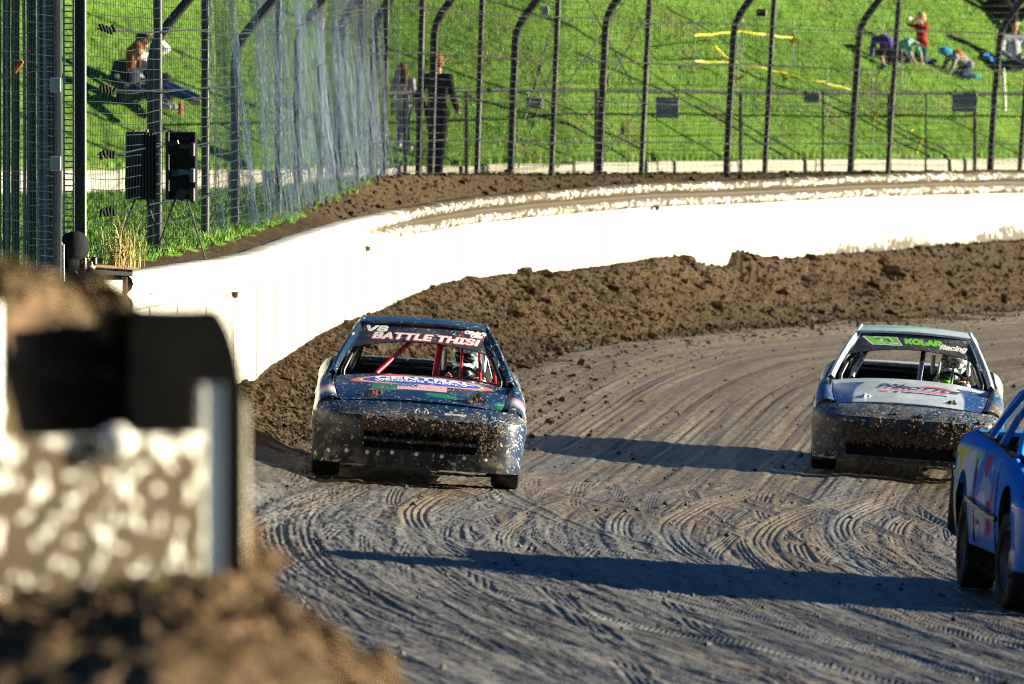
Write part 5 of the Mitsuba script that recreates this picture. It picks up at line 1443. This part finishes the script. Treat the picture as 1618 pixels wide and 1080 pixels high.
def person(key, M, pose, shirt, trousers, hair, shoes=(0.03, 0.03, 0.035), scale=1.0, sleeves='long', hair_len=0.0, legs='long', headgear=None, extra=None, skin='skin_mat', head_k=1.0):
    """A figure from joints: one body surface; clothes, shoes and hair as children."""
    J = {k: np.array(v, float) for k, v in {**STAND, **pose}.items()}
    fc = J.pop('face'); fc = fc / np.linalg.norm(fc)
    M = M @ np.diag([scale, scale, scale, 1.0])
    hk = head_k
    up = J['head'] - J['neck']; up = up / np.linalg.norm(up)
    sd = np.cross(fc, up); sd /= np.linalg.norm(sd)
    bones = []
    torso = lambda g: [hull2(J['pel'], J['chest'], 0.125 + g, 0.135 + g), hull2(J['shL'], J['shR'], 0.062 + g, 0.062 + g), hull2(J['chest'], J['shL'], 0.10 + g, 0.06 + g), hull2(J['chest'], J['shR'], 0.10 + g, 0.06 + g), hull2(J['hiL'], J['hiR'], 0.10 + g, 0.10 + g)]
    arms = lambda g, part: [hull2(J['sh' + s], J['el' + s], 0.055 + g, 0.042 + g) for s in 'LR'] + ([hull2(J['el' + s], J['ha' + s], 0.042 + g, 0.030 + g) for s in 'LR'] if part == 'long' else [])
    legb = lambda g, part: [hull2(J['hi' + s], J['kn' + s], 0.088 + g, 0.058 + g) for s in 'LR'] + ([hull2(J['kn' + s], J['an' + s], 0.056 + g, 0.040 + g) for s in 'LR'] if part == 'long' else [])
    bones += torso(-0.012) + arms(-0.004, 'long') + legb(-0.008, 'long')
    bones += [hull2(J['chest'] * 0.3 + J['neck'] * 0.7, J['head'] - up * 0.05, 0.055, 0.052)]
    h = J['head']
    R = np.stack([sd, -fc, up], 1)
    hp_ = lambda x, y, z: h + R @ np.array([x, y, z]) * hk
    cran = ellip((0, 0, 0), (0.077 * hk, 0.095 * hk, 0.098 * hk)).transform(np.c_[R, hp_(0, 0.005, 0.03)])
    jaw = ellip((0, 0, 0), (0.058 * hk, 0.07 * hk, 0.075 * hk)).transform(np.c_[R, hp_(0, -0.022, -0.045)])
    nose = m3.Manifold.batch_hull([m3.Manifold.sphere(0.010 * hk, 8).translate(list(hp_(0, -0.092, 0.012))), m3.Manifold.sphere(0.015 * hk, 8).translate(list(hp_(0, -0.103, -0.022)))])
    ears = [ellip((0, 0, 0), (0.012 * hk, 0.02 * hk, 0.032 * hk)).transform(np.c_[R, hp_(s * 0.078, 0.01, 0.0)]) for s in (-1, 1)]
    bones += [cran, jaw, nose] + ears
    for s in 'LR':                                                   # hands: palm, four fingers, thumb
        d_ = J['ha' + s] - J['el' + s]; d_ /= np.linalg.norm(d_)
        a_ = np.cross(d_, fc); a_ = a_ / (np.linalg.norm(a_) + 1e-9); n_ = np.cross(a_, d_)
        w = J['ha' + s]
        bones.append(hull2(w, w + d_ * 0.075, 0.026, 0.030))
        for i, L in enumerate((0.060, 0.070, 0.066, 0.050)):
            o = w + d_ * 0.085 + a_ * (i - 1.5) * 0.019
            k_ = o + d_ * L * 0.55 + n_ * 0.006
            bones += [hull2(o - d_ * 0.03, k_, 0.010, 0.009, 8), hull2(k_, k_ + d_ * L * 0.4 + n_ * 0.018, 0.009, 0.008, 8)]
        o = w + d_ * 0.03 + a_ * 0.03
        bones += [hull2(o - a_ * 0.015, o + a_ * 0.02 + d_ * 0.03, 0.012, 0.011, 8), hull2(o + a_ * 0.02 + d_ * 0.03, o + a_ * 0.022 + d_ * 0.06, 0.011, 0.009, 8)]
    for s in 'LR':
        ft = J.get('to' + s, J['an' + s] + np.array([fc[0], fc[1], 0]) / (np.hypot(fc[0], fc[1]) + 1e-9) * 0.15 - np.array([0, 0, 0.05]))
        bones.append(hull2(J['an' + s] - np.array([0, 0, 0.03]), ft, 0.038, 0.030))
    body = fuse(bones, 0.016, 5)
    put('body', body, skin, smooth=True, parent=key, M=M)
    put('shirt', fuse(torso(0.010) + arms(0.010, sleeves), 0.022, 8), cloth(shirt), smooth=True, parent=key, M=M)
    if trousers is not None:
        put('trousers', fuse([hull2(J['hiL'], J['hiR'], 0.105, 0.105), hull2(J['pel'], (J['hiL'] + J['hiR']) / 2, 0.118, 0.10)] + legb(0.010, legs), 0.022, 8), cloth(trousers), smooth=True, parent=key, M=M)
    for s in 'LR':
        ft = J.get('to' + s, J['an' + s] + np.array([fc[0], fc[1], 0]) / (np.hypot(fc[0], fc[1]) + 1e-9) * 0.15 - np.array([0, 0, 0.05]))
        put('shoe', fuse([hull2(J['an' + s] - np.array([0, 0, 0.03]), ft, 0.050, 0.040), hull2(J['an' + s], J['an' + s] - np.array([0, 0, 0.03]), 0.046, 0.048)], 0.02, 3), cloth(shoes), smooth=True, parent=key, M=M)
    if headgear is None and hair is not None:
        hs = [ellip((0, 0, 0), (0.086 * hk, 0.10 * hk, 0.095 * hk)).transform(np.c_[R, hp_(0, 0.018, 0.05)])]
        if hair_len > 0:
            dn = np.array([0, 0, -1.0])
            for x in (-0.06, 0, 0.06):
                st_ = hp_(x, 0.06, 0.0); hs.append(hull2(st_, st_ + dn * hair_len + R @ np.array([x * 0.6, 0.01, 0]), 0.055 * hk, 0.035))
            for x in (-0.082, 0.082):
                st_ = hp_(x, 0.0, 0.02); hs.append(hull2(st_, st_ + dn * hair_len * 0.9 - fc * 0.02, 0.026 * hk, 0.02))
        else:
            hs.append(ellip((0, 0, 0), (0.078 * hk, 0.07 * hk, 0.08 * hk)).transform(np.c_[R, hp_(0, 0.045, 0.0)]))
        hm = fuse(hs, 0.018, 3)
        hm = (hm[0] + 0.012 * (meshkit.noise(hm[0] * 40)[:, None] - 0.5) * np.array([1, 1, 1]), hm[1])
        put('hair', hm, cloth(hair), smooth=True, parent=key, M=M)
    for x in (-0.032, 0.032):
        put('eye', merge(tuple([trimesh.creation.icosphere(1).vertices * 0.0135 * hk + hp_(x, -0.083, 0.012), trimesh.creation.icosphere(1).faces])), 'black_mat', smooth=True, parent=key, M=M)
    put('mouth', fuse([hull2(hp_(-0.02, -0.092, -0.058), hp_(0.02, -0.092, -0.058), 0.006, 0.006, 8)], 0.02, 0), cloth((0.35, 0.12, 0.10)), parent=key, M=M)
    return J, R, hp_, M


def place(px, py, d, rz=0.0):
    q = W(px, py, d)
    return Tr(*q) @ Rz(rz)


# photographer in a black hood behind the wall's end
q = W(107, 440, 64.45)
Mp = Tr(q[0], 64.45, W(0, 372, 64.45)[2] - 1.74) @ Rz(math.radians(95))
J, R, hp_, Mk = person('person', Mp, dict(head=(0.0, -0.06, 1.62), neck=(0, 0.0, 1.46), elR=(-0.24, -0.16, 1.26), haR=(-0.08, -0.17, 1.46), elL=(0.27, -0.10, 1.24), haL=(0.09, -0.17, 1.45), face=(0.2, -1, -0.25)),
                       (0.010, 0.011, 0.015), (0.02, 0.025, 0.04), None)
hd = fuse([ellip((0, 0, 0), (0.118, 0.128, 0.142)).transform(np.c_[R, hp_(0, 0.03, 0.015)]), hull2(hp_(0, 0.03, -0.08), J['chest'] * 0.4 + J['neck'] * 0.6, 0.10, 0.13)], 0.018, 4)
put('hood', hd, cloth((0.010, 0.011, 0.015)), smooth=True, parent='person', M=Mk)
put('collar', fuse([hull2(J['neck'] + np.array([-0.10, -0.05, -0.02]), J['neck'] + np.array([-0.02, -0.10, -0.08]), 0.035, 0.03)], 0.02, 2), cloth((0.50, 0.60, 0.72)), smooth=True, parent='person', M=Mk)
label('person', 'person in a black hood raising a hand behind the white wall end', 'person')
cam_ = merge(box((0.0, -0.20, 1.545), (0.12, 0.05, 0.07), 0.012), tube([(0.0, -0.22, 1.545), (0.0, -0.27, 1.54)], 0.028, 12))
put('hand_camera', cam_, 'black_mat', smooth=30, M=Mp)
label('hand_camera', 'small black camera held up by the hooded person', 'camera')

# the couple sitting on the slope
SIT = dict(pel=(0, 0, 0.12), chest=(0, 0.10, 0.45), neck=(0, 0.08, 0.63), head=(0, 0.05, 0.79), shL=(0.19, 0.08, 0.58), shR=(-0.19, 0.08, 0.58),
           hiL=(0.095, 0, 0.12), hiR=(-0.095, 0, 0.12), knL=(0.12, -0.42, 0.22), anL=(0.12, -0.82, 0.06), knR=(-0.10, -0.42, 0.20), anR=(-0.08, -0.82, 0.05),
           elL=(0.27, -0.02, 0.34), haL=(0.18, -0.22, 0.25), elR=(-0.27, -0.02, 0.34), haR=(-0.18, -0.22, 0.25))
h_ = on_hill(229, 158)
person('person_001', Tr(*h_) @ Rz(math.radians(45)), {**SIT, 'knL': (0.16, -0.40, 0.16), 'anL': (0.24, -0.82, 0.02), 'knR': (-0.02, -0.43, 0.14), 'anR': (0.08, -0.86, 0.0), 'elL': (0.36, -0.05, 0.70), 'haL': (0.10, -0.10, 0.86), 'face': (0.1, -1, -0.1)},
       (0.75, 0.74, 0.74), (0.02, 0.07, 0.20), (0.05, 0.03, 0.02), (0.55, 0.35, 0.33))
label('person_001', 'seated man in a white shirt shading his eyes with one arm', 'person')
h_ = on_hill(207, 160)
person('person_002', Tr(h_[0], h_[1] - 0.25, h_[2] - 0.04) @ Rz(math.radians(25)), {**SIT, 'chest': (0, 0.02, 0.42), 'neck': (0, -0.06, 0.58), 'head': (0.03, -0.13, 0.70), 'shL': (0.19, -0.02, 0.53), 'shR': (-0.19, -0.02, 0.53), 'face': (0.5, -1, -0.5), 'anL': (0.2, -0.8, 0.0), 'anR': (0.10, -0.82, 0.0)},
       (0.035, 0.04, 0.055), (0.03, 0.05, 0.10), (0.28, 0.09, 0.03), (0.45, 0.42, 0.42), hair_len=0.26)
label('person_002', 'woman with long red hair in a dark jacket bent beside the seated man', 'person')
h_ = on_hill(285, 190)
put('red_bottle', merge(*[lathe([(0.0, 0.0), (0.035, 0.0), (0.037, 0.12), (0.02, 0.16), (0.014, 0.17), (0.014, 0.20), (0, 0.2)], 12)]), cloth((0.50, 0.10, 0.12)), smooth=40, M=Tr(h_[0], h_[1], h_[2] + 0.08) @ Ry(-math.pi / 2))
label('red_bottle', 'small red and white bottle standing in the grass by the outstretched feet', 'bottle')
h_ = on_hill(250, 165)
put('backpack', fuse([hull2((0, 0, 0.12), (0, 0.02, 0.34), 0.12, 0.10), hull2((0.05, -0.1, 0.1), (-0.05, -0.1, 0.1), 0.06, 0.06)], 0.02, 4), 'black_rough_mat', smooth=True, M=Tr(h_[0] + 0.08, h_[1] + 0.3, h_[2]))
label('backpack', 'black backpack on the grass right of the seated man', 'bag')

# two people standing by the kerb
q = W(690, 280, 113.9)
person('person_003', Tr(q[0] + 0.01, 113.9, gz(q[0], 113.9)) @ Rz(math.radians(150)), {'elL': (0.30, 0.06, 1.14), 'haL': (0.22, -0.12, 0.98), 'elR': (-0.27, 0.0, 1.12), 'haR': (-0.22, -0.18, 0.98), 'face': (0.4, -1, 0), 'knL': (0.07, -0.01, 0.5), 'anL': (0.06, 0.02, 0.09), 'knR': (-0.06, 0, 0.5), 'anR': (-0.05, 0.03, 0.09)},
       (0.012, 0.012, 0.016), (0.010, 0.010, 0.012), (0.30, 0.11, 0.05), scale=0.95)
label('person_003', 'red-haired person all in black standing beside a bent fence pole', 'person')
h_ = on_hill(637, 238)
person('person_004', Tr(*h_) @ Rz(math.radians(165)), {'knL': (0.07, -0.10, 0.52), 'anL': (0.05, 0.16, 0.14), 'knR': (-0.06, 0.0, 0.5), 'face': (-0.3, -1, 0), 'elL': (0.25, -0.02, 1.12), 'haL': (0.26, -0.06, 0.86)},
       (0.58, 0.48, 0.62), (0.12, 0.19, 0.32), (0.16, 0.09, 0.06), (0.6, 0.6, 0.66), scale=0.68, sleeves='short', hair_len=0.30, head_k=1.2)
label('person_004', 'girl with long brown hair in a pale purple top walking along the slope', 'person')

# children at the right
KNEEL = dict(pel=(0, 0.0, 0.50), chest=(0, 0, 0.83), neck=(0, -0.01, 1.0), head=(0, -0.02, 1.16), shL=(0.18, 0, 0.95), shR=(-0.18, 0, 0.95), hiL=(0.095, 0, 0.47), hiR=(-0.095, 0, 0.47),
             knL=(0.11, -0.06, 0.06), anL=(0.11, 0.38, 0.05), knR=(-0.11, -0.06, 0.06), anR=(-0.11, 0.38, 0.05), toL=(0.11, 0.50, 0.04), toR=(-0.11, 0.50, 0.04))
h_ = on_hill(1456, 98)
person('person_005', Tr(*h_) @ Rz(math.radians(-40)), {**KNEEL, 'elL': (0.28, -0.20, 0.90), 'haL': (0.06, -0.20, 1.07), 'elR': (-0.30, -0.18, 1.0), 'haR': (-0.06, -0.22, 1.10), 'face': (-0.3, -1, 0.1)},
       (0.42, 0.012, 0.02), (0.03, 0.06, 0.14), (0.50, 0.34, 0.18), scale=0.60, sleeves='short', head_k=1.25)
label('person_005', 'blond child in a red shirt kneeling upright and drinking', 'person')
cup = lathe([(0.0, 0), (0.032, 0), (0.036, 0.10), (0.030, 0.10), (0.0, 0.01)], 14)
put('cup', cup, 'white_paint_mat', smooth=40, M=Tr(*h_) @ Rz(math.radians(-40)) @ np.diag([0.8, 0.8, 0.8, 1]) @ Tr(-0.06, -0.24, 0.86) @ Rz(math.radians(-100)))
label('cup', 'white cup at the mouth of the red-shirted child', 'cup')
CROUCH = dict(pel=(0, 0.20, 0.34), chest=(0, -0.10, 0.50), neck=(0, -0.28, 0.50), head=(0, -0.40, 0.46), shL=(0.17, -0.20, 0.48), shR=(-0.17, -0.20, 0.48), hiL=(0.095, 0.22, 0.32), hiR=(-0.095, 0.22, 0.32),
              knL=(0.13, -0.02, 0.10), anL=(0.12, 0.34, 0.06), knR=(-0.13, -0.02, 0.10), anR=(-0.12, 0.34, 0.06), toL=(0.12, 0.46, 0.05), toR=(-0.12, 0.46, 0.05),
              elL=(0.20, -0.30, 0.26), haL=(0.14, -0.40, 0.05), elR=(-0.20, -0.30, 0.26), haR=(-0.14, -0.40, 0.05), face=(0, -1, -0.6))
h_ = on_hill(1398, 106)
person('person_006', Tr(*h_) @ Rz(math.radians(200)), {**CROUCH, 'knL': (0.13, 0.1, 0.28), 'anL': (0.12, 0.2, 0.05), 'toL': (0.12, 0.32, 0.03), 'pel': (0, 0.2, 0.5), 'hiL': (0.095, 0.2, 0.48), 'hiR': (-0.095, 0.2, 0.48), 'chest': (0, -0.08, 0.60), 'neck': (0, -0.25, 0.62), 'head': (0, -0.36, 0.62), 'shL': (0.17, -0.18, 0.60), 'shR': (-0.17, -0.18, 0.60)},
       (0.10, 0.05, 0.34), (0.03, 0.03, 0.05), (0.06, 0.025, 0.02), (0.3, 0.32, 0.4), scale=0.72, sleeves='short', legs='short', head_k=1.2)
label('person_006', 'dark-haired child in a purple and blue shirt bending over', 'person')
h_ = on_hill(1430, 102)
person('person_007', Tr(h_[0], h_[1] - 0.1, h_[2]) @ Rz(math.radians(50)), {**CROUCH, 'pel': (0, 0.2, 0.4)},
       (0.22, 0.50, 0.46), (0.06, 0.05, 0.09), (0.12, 0.06, 0.03), (0.5, 0.5, 0.55), scale=0.66, sleeves='short', head_k=1.2)
label('person_007', 'child in a pale teal shirt crouching in front of the kneeling red-shirted one', 'person')
h_ = on_hill(1516, 124)
J, R, hp_, Mk = person('person_008', Tr(*h_) @ Rz(math.radians(-62)), {**CROUCH, 'head': (0, -0.38, 0.60), 'neck': (0, -0.27, 0.54)}, (0.27, 0.26, 0.30), (0.02, 0.05, 0.12), None, (0.02, 0.35, 0.42), scale=0.70, head_k=1.1)
put('blue_hood', fuse([ellip((0, 0, 0), (0.125, 0.135, 0.135)).transform(np.c_[R, hp_(0, 0.02, 0.03)]), hull2(hp_(0, 0.04, -0.07), J['neck'], 0.08, 0.07)], 0.02, 3), cloth((0.01, 0.30, 0.62)), smooth=True, parent='person_008', M=Mk)
put('vest', fuse([hull2(J['chest'] + np.array([0, 0.04, 0.02]), J['neck'] + np.array([0, 0.08, 0.0]), 0.155, 0.09)], 0.03, 3), cloth((0.42, 0.12, 0.04)), smooth=True, parent='person_008', M=Mk)
label('person_008', 'child in a bright blue hat and grey top crawling on the grass', 'person')
h_ = on_hill(1604, 112)
person('person_009', Tr(*h_) @ Rz(math.radians(15)), {**SIT, 'knL': (0.2, -0.35, 0.18), 'anL': (-0.05, -0.40, 0.06), 'knR': (-0.2, -0.35, 0.18), 'anR': (0.05, -0.46, 0.06), 'toL': (-0.15, -0.42, 0.05), 'toR': (0.15, -0.48, 0.05)}, (0.40, 0.41, 0.46), (0.03, 0.045, 0.09), (0.055, 0.03, 0.025), (0.4, 0.2, 0.18), scale=0.92, hair_len=0.28)
label('person_009', 'woman with long dark hair in a grey top sitting at the right edge', 'person')
h_ = on_hill(1578, 104)
s_, t_ = np.meshgrid(np.linspace(-1, 1, 16), np.linspace(-1, 1, 12), indexing='ij')
bx_, by_ = h_[0] - 0.06 + s_ * 0.17 + 0.02 * np.sin(t_ * 4), h_[1] + t_ * 0.16
Pb = np.stack([bx_, by_, ground_z(bx_, by_, False) + 0.075 + 0.03 * np.sin(s_ * 6) * np.sin(t_ * 5)], -1)
put('blue_blanket', merge(grid(Pb), grid(Pb - np.array([0, 0, 0.015]))), cloth((0.02, 0.16, 0.50)), smooth=True)
label('blue_blanket', 'blue blanket spread on the grass beside the long-haired woman', 'blanket')
h_ = on_hill(1602, 36)
person('person_010', Tr(*h_) @ Rz(math.radians(10)), {**SIT, 'anL': (0.20, -0.78, 0.02), 'anR': (-0.16, -0.78, 0.02)}, (0.02, 0.035, 0.09), (0.012, 0.014, 0.022), (0.04, 0.03, 0.02), (0.75, 0.78, 0.85))
label('person_010', 'seated person in dark clothes and white shoes at the upper right corner', 'person')
h_ = on_hill(1577, 30)
put('dark_bag', fuse([hull2((-0.14, 0, 0.15), (0.14, 0, 0.15), 0.15, 0.15), hull2((-0.12, 0, 0.35), (0.12, 0, 0.35), 0.10, 0.10)], 0.03, 4), 'black_rough_mat', smooth=True, M=Tr(*h_))
label('dark_bag', 'bulky black bag on the grass beside the white-shoed person', 'bag')


# drivers
def driver(key, M, suit, shell, accent, tx):
    Md = M @ Tr(0.36, 2.22, 0.30)
    J, R, hp_, Mk = person(key, Md, dict(pel=(0, 0.08, 0.14), chest=(0, 0.12, 0.42), neck=(0, 0.08, 0.58), head=(0.02, 0.03, 0.73), shL=(0.18, 0.06, 0.54), shR=(-0.18, 0.06, 0.54), hiL=(0.09, 0.05, 0.12), hiR=(-0.09, 0.05, 0.12),
                                         knL=(0.13, -0.42, 0.25), anL=(0.12, -0.80, 0.12), knR=(-0.13, -0.42, 0.25), anR=(-0.12, -0.80, 0.12), elL=(0.26, -0.08, 0.40), haL=(0.16, -0.26, 0.52), elR=(-0.26, -0.08, 0.40), haR=(-0.16, -0.26, 0.52), face=(-0.3, -1, -0.05)),
                          suit, (0.015, 0.015, 0.02), None)
    fc_ = lambda p_, n_, uv_: mix(shell, accent, SS(0.48, 0.52, N(p_.x * 18.0, p_.y * 18.0, p_.z * 22.0)))
    mk = mat('helmet_mat_' + key, base_color=mikit.proc(fc_), roughness=0.2, specular=0.6, clearcoat=0.8)
    dome = ellip((0, 0, 0), (0.128, 0.15, 0.15), 28).transform(np.c_[R, hp_(0, 0.01, 0.02)])
    chin = ellip((0, 0, 0), (0.10, 0.13, 0.09), 24).transform(np.c_[R, hp_(0, -0.05, -0.075)])
    slot = ellip((0, 0, 0), (0.105, 0.08, 0.045), 20).transform(np.c_[R, hp_(0, -0.13, 0.012)])
    put('helmet', fuse([(dome + chin) - slot], 0.015, 2), mk, smooth=True, parent=key, M=Mk)
    if key != 'person_012':
        put('visor', fuse([ellip((0, 0, 0), (0.108, 0.118, 0.055), 20).transform(np.c_[R, hp_(0, -0.028, 0.012)])], 0.015, 1), 'black_mat', smooth=True, parent=key, M=Mk)
    put('collar', fuse([hull2(J['neck'] + np.array([-0.06, -0.02, -0.02]), J['neck'] + np.array([0.06, -0.02, -0.02]), 0.07, 0.07)], 0.02, 2), cloth(accent), smooth=True, parent=key, M=Mk)
    for s in 'LR':
        put('glove', fuse([hull2(J['ha' + s], J['ha' + s] + np.array([0, -0.05, 0.01]), 0.038, 0.042)], 0.02, 2), 'letter_white_mat' if s == 'L' else 'black_mat', smooth=True, parent=key, M=Mk)
    label(key, tx, 'person')


driver('person_011', M1, (0.03, 0.03, 0.035), (0.45, 0.62, 0.74), (0.06, 0.07, 0.09), 'helmeted driver behind the red bars of the dark blue race car')
driver('person_012', M2, (0.02, 0.025, 0.03), (0.55, 0.60, 0.60), (0.05, 0.07, 0.08), 'driver in a white and black helmet inside the silver and blue race car')
put('suit_front', fuse([hull2((-0.12, -0.04, 0.46), (-0.02, -0.05, 0.47), 0.06, 0.05), hull2((0.05, -0.05, 0.45), (0.06, -0.05, 0.40), 0.03, 0.03)], 0.02, 2), cloth((0.20, 0.50, 0.02)), smooth=True, parent='person_012', M=M2 @ Tr(0.36, 2.22, 0.36))
driver('person_013', M3, (0.03, 0.03, 0.04), (0.55, 0.30, 0.22), (0.06, 0.07, 0.30), 'helmeted driver inside the bright blue race car at the right edge')
